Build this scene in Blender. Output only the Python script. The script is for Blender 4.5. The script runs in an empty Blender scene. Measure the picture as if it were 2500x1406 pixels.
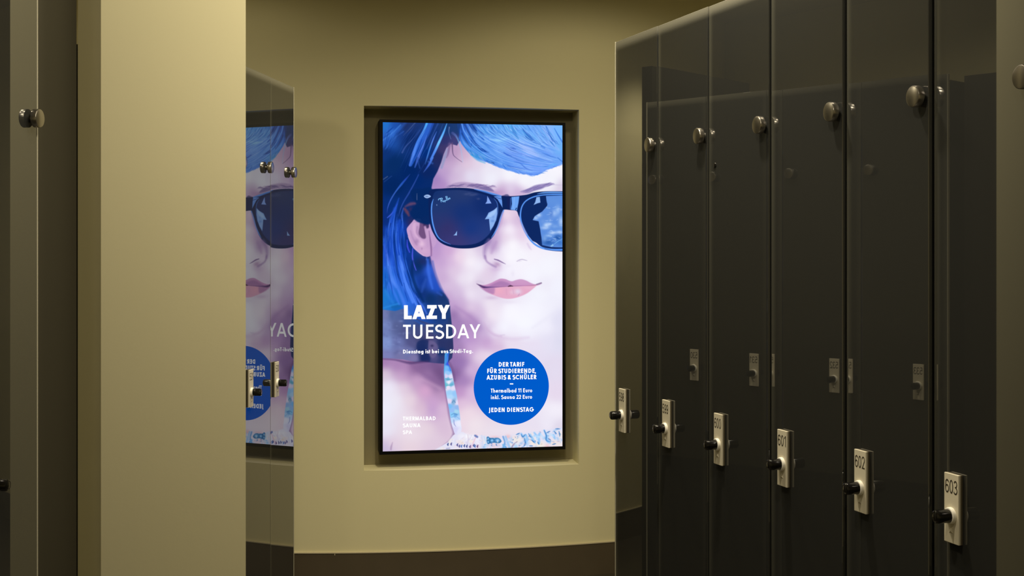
import bpy, bmesh, math, random
import numpy as np
from mathutils import Vector, Matrix

scene = bpy.context.scene
COL = scene.collection
# ---------------------------------------------------------------- the advertisement on the display, painted with numpy
# Picture units run x 934..1374 and y 300..1104 across the panel (its corners are PIC below).
class Canvas:
    def __init__(self, X, Y):
        self.X, self.Y = X, Y
        self.C = np.zeros(X.shape + (3,))
        self.xr = np.stack([X.min(0), X.max(0)]); self.yr = np.stack([Y.min(1), Y.max(1)])

    def win(self, x0, y0, x1, y1):
        c = np.nonzero((self.xr[1] >= x0) & (self.xr[0] <= x1))[0]
        r = np.nonzero((self.yr[1] >= y0) & (self.yr[0] <= y1))[0]
        if len(c) == 0 or len(r) == 0: return None
        return slice(r[0], r[-1] + 1), slice(c[0], c[-1] + 1)

    def mix(self, s, m, col):
        m = m[..., None]
        self.C[s] = self.C[s] * (1 - m) + np.asarray(col, float) * m


def spline(pts, closed=False, n=6):
    p = np.asarray(pts, float)
    if len(p) < 3 and not closed: 
        t = np.linspace(0, 1, n + 1)[:, None]
        return p[0] * (1 - t) + p[-1] * t
    if closed: q = np.vstack([p[-1], p, p[0], p[1]])
    else: q = np.vstack([2 * p[0] - p[1], p, 2 * p[-1] - p[-2]])
    out = []
    for i in range(1, len(q) - 2):
        a, b, c, d = q[i - 1], q[i], q[i + 1], q[i + 2]
        for t in np.arange(n) / n:
            out.append(.5 * ((2 * b) + (c - a) * t + (2 * a - 5 * b + 4 * c - d) * t * t + (3 * b - a - 3 * c + d) * t ** 3))
    if not closed: out.append(p[-1])
    return np.array(out)


def seg_d2(x, y, a, b):
    dx, dy = b[0] - a[0], b[1] - a[1]
    L = dx * dx + dy * dy + 1e-9
    t = np.clip(((x - a[0]) * dx + (y - a[1]) * dy) / L, 0, 1)
    return (x - a[0] - t * dx) ** 2 + (y - a[1] - t * dy) ** 2, t


def poly_mask(cv, pts, soft=1.0, smooth=True):
    p = spline(pts, True, 4) if smooth else np.asarray(pts, float)
    k = soft + 1
    s = cv.win(p[:, 0].min() - k, p[:, 1].min() - k, p[:, 0].max() + k, p[:, 1].max() + k)
    if s is None: return None, None
    x, y = cv.X[s], cv.Y[s]
    d2 = np.full(x.shape, 1e9); ins = np.zeros(x.shape, bool)
    for i in range(len(p)):
        a, b = p[i], p[(i + 1) % len(p)]
        d2 = np.minimum(d2, seg_d2(x, y, a, b)[0])
        if a[1] != b[1]:
            c = ((a[1] > y) != (b[1] > y)) & (x < (b[0] - a[0]) * (y - a[1]) / (b[1] - a[1]) + a[0])
            ins ^= c
    sd = np.sqrt(d2) * np.where(ins, -1, 1)
    m = np.clip(.5 - sd / (2 * soft), 0, 1)
    return s, m * m * (3 - 2 * m)


def poly(cv, pts, col, soft=.7, alpha=1., smooth=True):
    s, m = poly_mask(cv, pts, soft, smooth)
    if s is not None: cv.mix(s, m * alpha, col)


def stroke(cv, pts, w, col, soft=.7, alpha=1., n=5):
    """w: full width, a number or a list along the stroke; col may be one colour or a list along it."""
    p = spline(pts, False, n)
    W = np.interp(np.linspace(0, 1, len(p)), np.linspace(0, 1, len(np.atleast_1d(w))), np.atleast_1d(w).astype(float)) / 2
    col = np.asarray(col, float)
    if col.ndim == 2:
        tt = np.linspace(0, 1, len(p)); tc = np.linspace(0, 1, len(col))
        CC = np.stack([np.interp(tt, tc, col[:, k]) for k in range(3)], 1)
    else: CC = np.repeat(col[None], len(p), 0)
    k = W.max() + soft + 1
    s = cv.win(p[:, 0].min() - k, p[:, 1].min() - k, p[:, 0].max() + k, p[:, 1].max() + k)
    if s is None: return
    x, y = cv.X[s], cv.Y[s]
    best = np.full(x.shape, 1e9); cc = np.zeros(x.shape + (3,))
    for i in range(len(p) - 1):
        d2, t = seg_d2(x, y, p[i], p[i + 1])
        d = np.sqrt(d2) - (W[i] * (1 - t) + W[i + 1] * t)
        u = d < best
        best = np.where(u, d, best)
        c = CC[i] * (1 - t[..., None]) + CC[i + 1] * t[..., None]
        cc = np.where(u[..., None], c, cc)
    m = np.clip(.5 - best / (2 * soft), 0, 1) * alpha
    m = m[..., None]
    cv.C[s] = cv.C[s] * (1 - m) + cc * m


def blob(cv, cx, cy, rx, ry, col, alpha=1., rot=0.):
    k = 2.6 * max(rx, ry)
    s = cv.win(cx - k, cy - k, cx + k, cy + k)
    if s is None: return
    x, y = cv.X[s] - cx, cv.Y[s] - cy
    ca, sa = math.cos(rot), math.sin(rot)
    u, v = (x * ca + y * sa) / rx, (-x * sa + y * ca) / ry
    cv.mix(s, alpha * np.exp(-(u * u + v * v)), col)


def blur(a, r):
    """three box passes of radius r samples (r per axis), edges held"""
    for ax, k in ((0, r[0]), (1, r[1])):
        if k < 1: continue
        for _ in range(3):
            pad = [(0, 0)] * a.ndim; pad[ax] = (k + 1, k)
            c = np.cumsum(np.pad(a, pad, mode='edge'), axis=ax)
            n = a.shape[ax]
            hi = np.take(c, np.arange(2 * k + 1, 2 * k + 1 + n), axis=ax); lo = np.take(c, np.arange(0, n), axis=ax)
            a = (hi - lo) / (2 * k + 1)
    return a


def step(x, y):
    return (y[-1, 0] - y[0, 0]) / max(1, y.shape[0] - 1), (x[0, -1] - x[0, 0]) / max(1, x.shape[1] - 1)


def field(x, y, samples, p=1.6, s2=30., sigma=0.):
    num = np.zeros(x.shape + (3,)); den = np.zeros(x.shape)
    for sx, sy, c in samples:
        w = 1. / ((x - sx) ** 2 + (y - sy) ** 2 + s2) ** p
        num += w[..., None] * np.array(c, float); den += w
    f = num / den[..., None]
    if sigma:
        a, b = step(x, y)
        f = blur(f, (int(round(sigma / a)), int(round(sigma / b))))
    return f


def field_poly(cv, pts, samples, soft=1., smooth=True, alpha=1., p=1.6, s2=30., sigma=0.):
    s, m = poly_mask(cv, pts, soft, smooth)
    if s is None: return
    f = field(cv.X[s], cv.Y[s], samples, p, s2, sigma)
    m = (m * alpha)[..., None]
    cv.C[s] = cv.C[s] * (1 - m) + f * m


def strands(cv, guides, n, cols, w, alpha, seed, length=(.2, .6), jitter=2.0, soft=.7, trange=None):
    rng = random.Random(seed)
    G = []
    for g in guides:
        q = spline(g, False, 10)
        G.append(np.stack([np.interp(np.linspace(0, 1, 40), np.linspace(0, 1, len(q)), q[:, k]) for k in range(2)], 1))
    for _ in range(n):
        t = rng.uniform(0, len(G) - 1.001) if trange is None else rng.uniform(*trange)
        i = int(t); f = t - i
        g = G[i] * (1 - f) + G[i + 1] * f
        L = rng.uniform(*length); a = rng.uniform(0, 1 - L)
        i0, i1 = int(a * 39), int((a + L) * 39)
        q = g[i0:i1 + 1:max(1, (i1 - i0) // 4)].copy()
        if len(q) < 3: continue
        q += np.array([rng.uniform(-jitter, jitter), rng.uniform(-jitter, jitter)])
        q += np.array([[rng.uniform(-.6, .6), rng.uniform(-.6, .6)] for _ in q])
        ww = rng.uniform(*w)
        stroke(cv, q, [ww * .2, ww, ww * .7, .2], rng.choice(cols), soft, rng.uniform(*alpha), 3)


def paint_advert(X, Y):
    cv = Canvas(X, Y)
    # ---- skin
    skin = [
        (1100,400,(196,166,204)),(1120,415,(212,192,220)),(1150,430,(226,220,240)),(1200,435,(238,238,250)),(1280,440,(245,245,252)),
        (1350,440,(243,243,251)),(1360,415,(246,244,252)),(1065,440,(158,126,188)),(1080,452,(176,140,196)),(1085,425,(188,158,204)),
        (1105,440,(206,182,216)),(1095,385,(176,146,190)),(1110,375,(186,150,190)),(1130,385,(206,176,206)),(1140,400,(222,200,222)),
        (1075,455,(170,136,194)),(1120,450,(216,198,224)),(1245,462,(222,206,232)),(1230,470,(196,164,204)),(1262,470,(206,180,216)),
        (1170,400,(226,212,232)),(1190,415,(234,230,244)),(1245,430,(244,244,252)),(1310,440,(244,244,252)),(1370,455,(216,204,228)),
        (1235,530,(236,216,234)),(1243,560,(246,238,250)),(1250,600,(250,248,254)),(1226,540,(206,180,216)),(1214,580,(196,166,208)),
        (1205,605,(186,156,202)),(1216,628,(236,226,244)),(1290,600,(238,228,244)),(1275,572,(228,206,230)),(1264,540,(214,188,220)),
        (1230,580,(232,216,234)),(1232,610,(244,238,250)),(1275,620,(246,244,252)),(1300,620,(244,240,250)),(1245,625,(250,248,254)),
        (1195,625,(226,210,232)),(1175,610,(222,206,230)),(1190,590,(168,138,192)),(1178,600,(206,184,218)),
        (1064,620,(188,150,202)),(1080,640,(198,164,210)),(1062,600,(184,148,204)),(1100,640,(214,184,220)),(1120,630,(236,214,232)),
        (1095,615,(206,168,212)),(1150,640,(246,240,249)),(1150,620,(236,226,240)),(1170,650,(240,236,248)),(1080,680,(202,172,212)),
        (1100,700,(214,190,222)),(1110,720,(212,190,222)),(1130,680,(234,224,240)),(1120,740,(206,178,216)),(1150,720,(236,226,242)),
        (1110,665,(222,200,226)),(1150,680,(240,234,246)),(1100,725,(196,164,208)),(1112,745,(188,152,202)),
        (1150,755,(226,206,230)),(1130,765,(196,162,206)),(1340,650,(243,243,252)),(1360,700,(240,240,252)),(1340,740,(238,237,250)),
        (1300,760,(244,244,254)),(1366,780,(224,222,242)),(1366,830,(221,219,239)),(1340,830,(228,224,243)),(1330,800,(238,236,250)),
        (1250,660,(243,239,252)),(1190,668,(226,208,230)),(1210,660,(214,190,222)),(1225,668,(240,236,250)),(1300,670,(244,244,254)),
        (1165,690,(222,206,228)),(1330,690,(236,232,246)),(1170,720,(228,216,236)),(1320,720,(242,242,252)),
        (1250,760,(245,243,253)),(1230,800,(243,243,254)),(1280,790,(244,246,255)),(1200,770,(240,228,241)),(1186,790,(224,208,232)),
        (1180,812,(204,178,216)),(1210,812,(236,228,245)),(1250,818,(236,230,246)),(1290,815,(238,236,250)),(1195,745,(236,226,240)),
        (1170,800,(164,130,186)),(1160,785,(170,132,188)),(1147,772,(178,142,194)),(1190,838,(196,158,206)),(1215,838,(216,190,220)),
        (1250,842,(233,222,239)),(1300,842,(231,223,242)),(1176,775,(212,190,222)),(1165,765,(214,190,222)),
        (1110,770,(148,114,170)),(1120,790,(158,124,180)),(1114,820,(150,118,174)),(1140,830,(186,150,204)),(1120,850,(162,128,180)),
        (1150,850,(202,168,212)),(1110,880,(148,114,172)),(1125,890,(152,118,178)),(1110,912,(132,98,154)),(1130,930,(166,130,186)),
        (1125,960,(192,150,200)),(1150,905,(206,176,216)),(1150,960,(216,186,220)),(1130,985,(222,192,220)),(1140,1010,(234,212,226)),
        (1160,1040,(237,224,233)),(1120,1030,(236,216,230)),(1172,870,(228,208,230)),(1140,800,(174,138,190)),(1155,820,(188,150,202)),
        (1250,1047,(233,223,237)),(1300,1042,(231,223,239)),(1340,1034,(236,231,245)),(1360,960,(229,216,236)),(1352,900,(226,216,236)),
        (1355,1000,(241,236,248)),(1362,1044,(222,214,232)),(1200,1058,(233,221,233)),(1300,870,(228,220,240)),(1190,870,(230,214,232)),
        (940,890,(164,124,176)),(970,895,(170,130,180)),(940,915,(214,194,214)),(950,950,(233,228,245)),(945,1000,(233,233,248)),
        (945,1050,(229,225,241)),(980,920,(198,162,200)),(985,950,(223,201,220)),(1000,980,(229,209,222)),(1020,930,(200,160,200)),
        (1040,955,(214,166,206)),(1060,985,(202,162,206)),(1055,1000,(196,160,206)),(1030,1000,(216,186,210)),(1080,960,(192,152,192)),
        (1080,1000,(214,184,214)),(1085,1040,(216,190,215)),(1040,1050,(226,206,220)),(1000,1060,(231,213,226)),(1000,1090,(229,209,221)),
        (960,1085,(225,205,222)),(945,1096,(200,184,216)),(1060,1080,(222,201,220)),(965,980,(234,228,240)),(1000,1020,(226,206,222)),
        (1030,900,(130,95,146)),(1060,890,(118,88,140)),(1070,910,(112,80,130)),(1062,928,(142,106,156)),(1040,888,(132,98,150)),
        (1080,922,(108,78,128)),(1012,900,(140,102,152)),(990,905,(176,136,184)),(1045,918,(150,114,164)),(1075,945,(150,116,164)),
        (1082,935,(116,84,134))]
    cv.C[:] = field(X, Y, skin, 1.9, 90., 5.)
    # shoulder line against the shadow of the neck
    stroke(cv, [(1005,893),(1025,908),(1045,920),(1065,930),(1082,940)], [3,6,7,5], (134,98,150), 5, .55)
    stroke(cv, [(1030,928),(1052,938),(1075,950)], 5, (206,166,202), 5, .5)
    # ---- wall and shade behind the neck
    back = [(940,770,(112,122,174)),(960,770,(82,100,152)),(945,800,(114,130,186)),(945,840,(126,146,202)),(970,800,(86,96,146)),
        (970,840,(106,116,172)),(1000,860,(106,112,166)),(990,810,(80,86,136)),(1000,790,(60,86,150)),(1030,790,(50,70,130)),
        (1020,830,(74,76,122)),(1008,840,(82,84,134)),(1030,852,(28,44,96)),(1030,836,(40,52,100)),(1055,845,(98,92,142)),(1078,840,(42,52,102)),
        (1075,860,(22,48,104)),(1095,810,(42,62,112)),(1085,780,(36,66,130)),(1060,800,(50,76,130)),(1060,870,(84,78,132)),
        (1082,880,(52,60,112)),(1036,874,(34,44,96)),(940,872,(122,126,182)),(980,870,(116,116,166)),(1010,876,(122,116,166)),
        (1045,800,(70,76,124)),(1020,810,(66,76,126)),(1045,830,(70,66,112)),(1058,858,(92,86,138)),(1100,845,(44,52,100)),(1100,780,(36,58,108))]
    field_poly(cv, [(930,748),(1098,748),(1101,775),(1105,810),(1107,850),(1104,875),(1090,890),(1060,888),(1035,885),(1015,886),(985,880),(960,878),(930,877)], back, 1.2, False, 1., 2.0, 20., 1.5)
    rng = random.Random(11)
    for _ in range(70):
        x, y = rng.uniform(936, 1000), rng.uniform(765, 872)
        blob(cv, x, y, rng.uniform(2, 7), rng.uniform(1.5, 4), rng.choice([(140,156,210),(96,104,158),(120,130,186),(84,92,146)]), rng.uniform(.15, .4))
    poly(cv, [(1021,836),(1044,832),(1046,850),(1042,858),(1050,872),(1048,884),(1030,882),(1028,864),(1018,852)], (26,44,98), 2.5, .75)
    poly(cv, [(1048,833),(1062,838),(1070,850),(1066,868),(1056,876),(1048,866),(1046,850)], (104,94,142), 2.5, .7)
    blob(cv, 1055, 846, 4, 3, (44,42,88), .8)
    stroke(cv, [(934,879),(965,881),(1000,888),(1025,886),(1045,884)], [2,3,6,5,4], (74,52,104), 2.5, .7)
    # ---- hair: the dark mass on the left
    hair = [(938,306,(34,112,202)),(955,325,(48,108,204)),(940,350,(34,90,186)),(968,312,(30,80,170)),(975,325,(24,60,136)),(990,310,(30,50,106)),
        (1000,340,(14,42,102)),(940,375,(14,50,116)),(960,400,(8,44,100)),(960,460,(4,38,96)),(1000,420,(4,38,100)),(1020,440,(4,40,106)),(1040,420,(12,38,98)),
        (1070,385,(32,42,94)),(1060,330,(18,50,116)),(1090,315,(24,56,112)),(1120,315,(28,58,112)),(1085,345,(46,50,106)),(1112,345,(62,62,118)),(1098,368,(92,80,130)),
        (1085,365,(60,54,104)),(1040,370,(4,46,122)),(1045,455,(8,42,106)),(1010,480,(8,42,106)),(960,500,(8,46,118)),(990,520,(10,44,110)),(1035,530,(8,40,96)),
        (1020,500,(14,40,100)),(1040,545,(34,38,86)),(940,540,(12,46,122)),(938,575,(16,56,146)),(950,570,(18,60,160)),(970,560,(14,60,170)),(940,610,(22,68,176)),(945,610,(24,72,186)),
        (965,610,(24,72,198)),(984,600,(8,46,122)),(990,640,(12,52,138)),(960,650,(48,104,224)),(975,650,(44,98,220)),(945,680,(26,100,202)),
        (960,690,(56,114,230)),(985,680,(32,88,208)),(1000,700,(58,116,232)),(1006,660,(18,54,130)),(1020,650,(12,46,102)),(1040,640,(26,52,124)),
        (1050,660,(44,88,204)),(1055,690,(40,84,196)),(1066,700,(36,80,192)),(1030,690,(20,58,148)),(1030,720,(18,50,120)),(1050,732,(16,50,106)),
        (1080,732,(26,54,110)),(1010,730,(42,94,216)),(990,740,(42,108,222)),(960,730,(32,108,210)),(942,730,(30,120,206)),(942,752,(34,118,204)),
        (970,750,(22,98,184)),(1000,770,(44,100,202)),(1040,760,(28,70,150)),(1070,760,(30,60,120)),(1090,750,(32,60,114)),(1025,760,(44,94,200))]
    field_poly(cv, [(928,294),(1135,294),(1126,318),(1124,342),(1116,356),(1101,352),(1090,362),(1083,378),(1077,398),(1068,420),(1058,438),(1053,462),
        (1050,500),(1050,560),(1050,625),(1055,648),(1063,675),(1074,702),(1088,721),(1096,733),(1099,752),(1098,775),(1080,792),(1050,792),(1022,782),(1003,770),(985,756),(965,762),(928,758)],
        hair, 1.6, False, 1., 2.0, 30., 2.5)
    H = lambda pts, w, c, a=1., s=.9: stroke(cv, pts, w, c, s, a)
    # broad locks and single strands in the upper left
    H([(928,352),(948,334),(972,318),(990,300)], [12,14,10,4], (50,106,208), .5, 4)
    H([(934,345),(958,326),(978,306)], 3, (74,140,226), .5); H([(940,366),(962,340),(985,322)], 3, (60,110,210), .4)
    H([(944,326),(953,318),(960,312)], [2,3.5,1], (16,66,156), .9); H([(936,338),(946,332),(952,327)], 2.5, (26,80,176), .7)
    H([(1014,300),(998,318),(985,332)], [3,2,1], (58,82,140), .9); H([(1025,318),(1008,340),(990,360),(982,374)], [1.2,2,3,4], (56,82,150), .85)
    H([(1050,296),(1040,322),(1024,350),(1012,380),(1002,404)], [16,17,16,14,8], (44,98,204), .95, 1.6)
    H([(1042,302),(1034,322),(1020,348),(1009,378),(1000,406)], [5,5,6,7,3], [(78,176,250),(84,150,240),(70,130,235),(84,138,240),(60,104,200)], .95)
    H([(1058,300),(1048,326),(1036,350)], [5,4,1], (36,76,172), .9)
    H([(1042,332),(1032,360),(1022,384),(1013,410)], [1,5,6,3], [(70,116,224),(86,130,236),(84,120,226),(44,82,170)], .95)
    H([(1030,342),(1020,368),(1008,398)], [1,2.5,1], (16,62,160), .9)
    H([(1020,386),(1022,400),(1025,412)], 3, (40,78,160), .6)
    H([(1069,303),(1060,322),(1050,345),(1042,365)], [4,3,4,2], (44,76,148), .75)
    H([(1066,322),(1058,340),(1050,362),(1043,385),(1038,402)], [1,3,3.5,3,1.5], [(70,110,200),(88,128,232),(74,140,224),(66,120,206),(40,80,160)], .95)
    H([(1091,302),(1083,324),(1072,348),(1062,370),(1052,390)], [1.5,4.5,6,6,5], [(80,160,235),(92,170,250),(110,196,255),(82,140,240),(66,120,222)], 1.)
    H([(1056,386),(1048,402),(1040,414),(1034,422)], [5,5,3,1], [(76,128,226),(62,104,210),(50,86,180),(60,90,160)], .95)
    H([(1046,396),(1056,400)], 4, (60,110,200), .5, 2)
    H([(1097,311),(1096,324),(1101,340)], [2.5,1.5,1], (104,124,180), .8)
    H([(1105,325),(1113,332),(1120,346),(1126,368),(1130,396)], [6,5,3,2,2], [(70,84,150),(96,120,190),(120,190,240),(150,190,230),(190,196,228)], .7, 1.2)
    H([(1092,364),(1086,384),(1078,410)], [4,7,6], (120,150,196), .5, 2)
    H([(1104,350),(1106,376),(1114,386),(1128,396)], [4,2,1.2,.8], (96,76,120), .8)
    H([(1098,352),(1094,376),(1090,386)], [7,4,1], (104,86,136), .6, 2)
    H([(1001,427),(990,440),(980,452),(966,470),(954,490),(947,508),(945,522)], [1,4,5,3,3,2,1], [(34,60,140),(36,74,180),(40,90,190),(56,100,196),(56,96,190),(60,90,190),(40,60,150)], .9)
    H([(1022,428),(1010,452),(998,474),(986,494),(978,512),(973,530)], [2,3,3.5,3,2.5,1], (44,76,162), .85)
    H([(936,440),(946,433)], 2.5, (76,96,136), .7); H([(938,446),(956,432)], 2, (40,70,140), .6)
    H([(970,500),(960,520),(946,534)], [1,3.5,2], (66,96,220), .95); H([(974,486),(966,510),(956,540),(950,575)], [1,6,8,6], (36,84,204), .8, 2)
    # lower left locks
    H([(964,512),(958,545),(956,580),(958,615),(962,648)], [6,12,14,13,10], (34,84,206), .75, 3)
    H([(976,540),(971,570),(974,605),(984,640),(992,660)], [4,8,9,9,6], (36,86,212), .8, 2.5)
    H([(963,565),(963,600),(966,640),(972,672),(982,700)], [2,5,5.5,4,1], (6,46,124), .9, 1.5)
    H([(954,548),(950,562),(947,580)], 3, (10,42,120), .7); H([(985,510),(981,528),(982,540)], [2,5,3], (48,84,184), .8)
    H([(968,520),(964,545),(969,570)], [2,3,2], (8,44,124), .7, 1.2)
    H([(994,588),(995,604),(1000,618)], [2,4.5,3], (62,76,216), .9); H([(1008,608),(1007,628),(1010,645),(1016,662)], [2,3.5,3,2], (82,90,226), .9)
    H([(945,560),(940,600),(940,650)], [2,4,6], (30,80,200), .7, 2)
    H([(944,625),(950,655),(955,680),(968,702)], [4,9,11,6], (82,136,244), .85, 2.5)
    H([(938,600),(946,630),(952,648)], [3,5,3], (70,100,220), .6, 2)
    H([(942,684),(952,698),(964,720),(975,745)], [2,4,6,5], (62,122,236), .7, 2)
    H([(975,628),(982,658),(988,684),(997,712),(1008,740)], [4,7,8,8,6], (84,138,250), .85, 2)
    H([(968,700),(980,725),(992,756),(1002,778)], [5,7,8,5], (72,128,238), .8, 2.5)
    H([(1000,700),(1008,728),(1018,748),(1032,772)], [4,5,5,3], (86,140,250), .8, 1.5)
    H([(986,694),(990,716),(996,738)], [2,3,1], (16,66,176), .9, 1.2); H([(1016,728),(1022,742),(1028,752)], [2,3,1], (14,56,146), .8)
    H([(1012,716),(1022,736),(1034,752),(1042,768)], [2,4,5,3], (72,114,226), .8, 1.5)
    H([(984,620),(994,650),(1000,676),(1006,704),(1022,728)], [3,6,7,6,4], (6,46,124), .85, 2)
    H([(1008,640),(1006,670),(1014,700),(1026,724),(1034,738)], [4,7,9,8,5], (8,44,104), .8, 2.5)
    H([(1044,636),(1046,662),(1050,684),(1056,706)], [6,8,7,4], (58,108,224), .85, 2.5); H([(1056,640),(1062,668),(1072,696),(1082,714)], [4,5,6,3], (34,84,190), .6, 2.5)
    H([(1040,684),(1034,700),(1030,714)], [6,8,4], (42,82,178), .7, 3); H([(1042,626),(1041,636)], 3, (90,120,200), .6)
    H([(1068,716),(1078,722)], 5, (46,86,186), .6, 2)
    H([(938,700),(946,722),(960,742)], [3,7,5], (44,130,220), .6, 3); H([(946,690),(940,706)], 6, (20,90,180), .6, 3)
    H([(936,755),(952,750),(972,744)], 4, (44,138,224), .7, 2); H([(958,752),(978,750)], 5, (24,100,168), .6, 2)
    H([(1000,775),(1024,790),(1036,795)], [4,5,3], (40,90,180), .6, 2)
    lo = [[(938,560),(936,620),(938,690),(944,750)],[(958,520),(952,590),(962,670),(985,750)],[(975,520),(972,600),(990,680),(1018,760)],[(985,530),(990,620),(1008,690),(1040,760)]]
    strands(cv, lo, 110, [(60,120,236),(40,90,210),(90,144,250),(20,66,170),(10,54,146),(70,126,240)], (1.2,3.2), (.25,.6), 3, (.12,.4), 2.5)
    up = [[(940,302),(936,340),(934,380)],[(1000,300),(965,345),(940,390)],[(1045,300),(1010,360),(980,430)],[(1090,300),(1060,370),(1020,440)]]
    strands(cv, up, 70, [(40,78,160),(20,60,140),(10,44,110),(48,90,180),(8,40,100)], (1,2.6), (.15,.4), 5, (.2,.6), 3)
    # ---- fringe
    fr = [(1135,315,(48,98,200)),(1128,338,(52,110,210)),(1150,340,(50,112,214)),(1130,352,(58,130,222)),(1150,370,(54,134,218)),(1170,386,(60,146,218)),
        (1160,310,(50,104,200)),(1180,322,(76,146,226)),(1200,310,(80,156,236)),(1220,340,(128,186,250)),(1190,338,(100,160,240)),(1250,310,(92,172,240)),(1270,320,(96,166,244)),
        (1300,320,(112,168,246)),(1340,330,(142,182,255)),(1365,320,(118,182,252)),(1220,362,(118,172,250)),(1200,352,(92,152,242)),(1180,360,(58,126,220)),
        (1250,360,(122,162,246)),(1290,370,(166,190,255)),(1270,350,(130,172,248)),(1310,352,(140,184,255)),(1330,384,(114,158,244)),(1300,400,(122,162,250)),(1260,400,(104,148,242)),
        (1230,402,(82,142,236)),(1200,392,(46,110,212)),(1300,420,(104,152,246)),(1360,395,(112,166,246)),(1340,402,(120,166,250)),(1270,385,(116,160,246)),(1372,360,(110,176,246))]
    field_poly(cv, [(1126,292),(1250,285),(1420,285),(1420,392),(1380,398),(1362,403),(1346,409),(1336,412),(1326,419),(1312,425),(1298,427),(1276,424),(1252,419),(1232,413),(1212,406),(1197,399),(1180,393),
        (1166,390),(1150,379),(1138,366),(1127,352),(1120,338),(1122,320)], fr, 1.6, False, 1., 2.0, 30., 2.5)
    gd = [[(1122,338),(1142,364),(1182,390),(1232,410),(1276,421),(1312,423)],[(1135,300),(1158,338),(1200,372),(1250,392),(1310,404),(1350,405)],
          [(1160,300),(1188,330),(1236,350),(1290,372),(1345,392),(1374,396)],[(1210,300),(1236,322),(1275,345),(1320,362),(1374,384)],
          [(1265,300),(1286,320),(1318,342),(1374,366)],[(1320,300),(1342,322),(1374,352)]]
    strands(cv, gd, 260, [(140,192,255),(110,166,250),(90,150,244),(130,176,252),(160,200,255),(100,160,246)], (1.2,3.4), (.3,.7), 5, (.12,.42), 3)
    strands(cv, gd, 110, [(48,104,204),(66,126,222),(30,84,182),(74,136,226)], (.9,2.4), (.3,.75), 8, (.08,.25), 3)
    F = lambda pts, w, c, a=.9, s=.8: stroke(cv, pts, w, c, s, a)
    F([(1166,360),(1178,366),(1194,372)], [2,7,3], (18,70,166)); F([(1150,342),(1160,352),(1170,358)], [3,6,2], (24,74,170)); F([(1152,303),(1158,312),(1164,320)], [3,5,2], (18,58,140))
    F([(1168,316),(1176,324),(1182,330)], [1,4,2], (26,82,180)); F([(1188,393),(1198,397),(1206,398)], [1,5,2], (22,66,140)); F([(1196,305),(1206,318),(1216,324)], [3,4,2], (36,92,200))
    F([(1170,332),(1178,338),(1182,342)], [1,4,2], (40,96,200)); F([(1186,304),(1194,314)], [2,1], (30,80,180)); F([(1226,303),(1234,316),(1240,326)], [2,3,1], (50,116,206)); F([(1240,305),(1246,322)], [2,1], (54,124,210))
    F([(1250,304),(1256,322),(1266,338)], [4,8,3], (66,134,214), .8); poly(cv, [(1276,313),(1286,322),(1306,340),(1288,340)], (44,96,190), 1.2, .85)
    F([(1334,308),(1342,326),(1350,344)], [3,4,1.5], (52,108,204)); F([(1354,312),(1364,330),(1374,346)], [1.5,3,3], (64,124,222)); F([(1300,312),(1312,326),(1320,330)], [1,3,1], (84,146,230), .6)
    F([(1345,346),(1354,354),(1362,362)], [1,3,1], (96,150,236), .7); F([(1310,342),(1320,350)], [1,2.5], (60,110,200)); F([(1322,356),(1330,360)], 4, (70,130,226), .8)
    F([(1246,360),(1254,362),(1260,364)], [1,4,1], (58,100,204)); F([(1230,372),(1240,378),(1250,381)], [2,4,1], (62,112,216)); F([(1210,386),(1224,392)], [2,1], (70,130,226)); F([(1252,372),(1274,376)], [2,4], (96,140,234), .7)
    F([(1255,394),(1270,398),(1284,410),(1300,416)], [1,3,3,1], (74,120,220), .8); F([(1240,404),(1254,408)], [2,1], (66,120,222)); F([(1228,402),(1236,412)], [3,1], (48,112,216), .8)
    F([(1284,382),(1310,388),(1330,394)], [2,4,1], (86,146,234), .6); F([(1362,384),(1374,394)], [2,3], (62,124,214), .8)
    F([(1190,332),(1214,330),(1240,326)], [3,7,2], (124,186,248), .7, 2); F([(1196,340),(1220,342),(1246,336)], [2,7,2], (150,206,252), .8, 2)
    F([(1158,340),(1190,366),(1226,392)], [4,7,3], (112,168,250), .75, 2); F([(1270,352),(1296,368),(1312,380)], [6,14,4], (170,192,255), .7, 4)
    F([(1286,318),(1318,344),(1350,372)], [2,6,2], (140,190,255), .6, 2); F([(1328,316),(1346,348),(1366,366)], [6,10,3], (152,188,255), .6, 3)
    F([(1128,302),(1132,318),(1144,336),(1152,352)], [2,3,3,2], (100,156,240), .9); F([(1144,336),(1152,346),(1150,358)], [1,3,1], (30,84,186), .8)
    F([(1150,378),(1166,390),(1184,398)], [3,5,2], (66,170,226), .7, 2); F([(1294,426),(1312,426)], 2, (80,130,240), .8)
    F([(1338,410),(1346,402),(1360,400)], [2,4,2], (90,176,250), .6, 2)
    rng = random.Random(4)
    for _ in range(26):
        x = rng.uniform(1140, 1205); y = 362 + (x - 1128) * .5 + rng.uniform(-2, 3)
        stroke(cv, [(x, y - 4), (x + 3, y + 1), (x + 7, y + 4)], [.4, 1.6, .4], rng.choice([(70,150,226),(110,176,240),(150,170,220)]), .8, .6)
    steep = [[(1152,300),(1172,322),(1196,338)],[(1190,300),(1206,322),(1232,340)],[(1230,300),(1246,326),(1268,346)],[(1268,300),(1292,330),(1322,352)],[(1304,300),(1328,334),(1356,366)],[(1338,300),(1356,330),(1376,366)]]
    strands(cv, steep, 150, [(150,198,255),(120,178,252),(96,164,246),(134,184,255),(90,170,240)], (.8,2.8), (.35,.8), 15, (.2,.6), 3)
    strands(cv, steep, 60, [(52,112,208),(70,132,222),(40,100,190),(84,150,226)], (.8,2.2), (.3,.8), 16, (.2,.55), 3)
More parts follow.
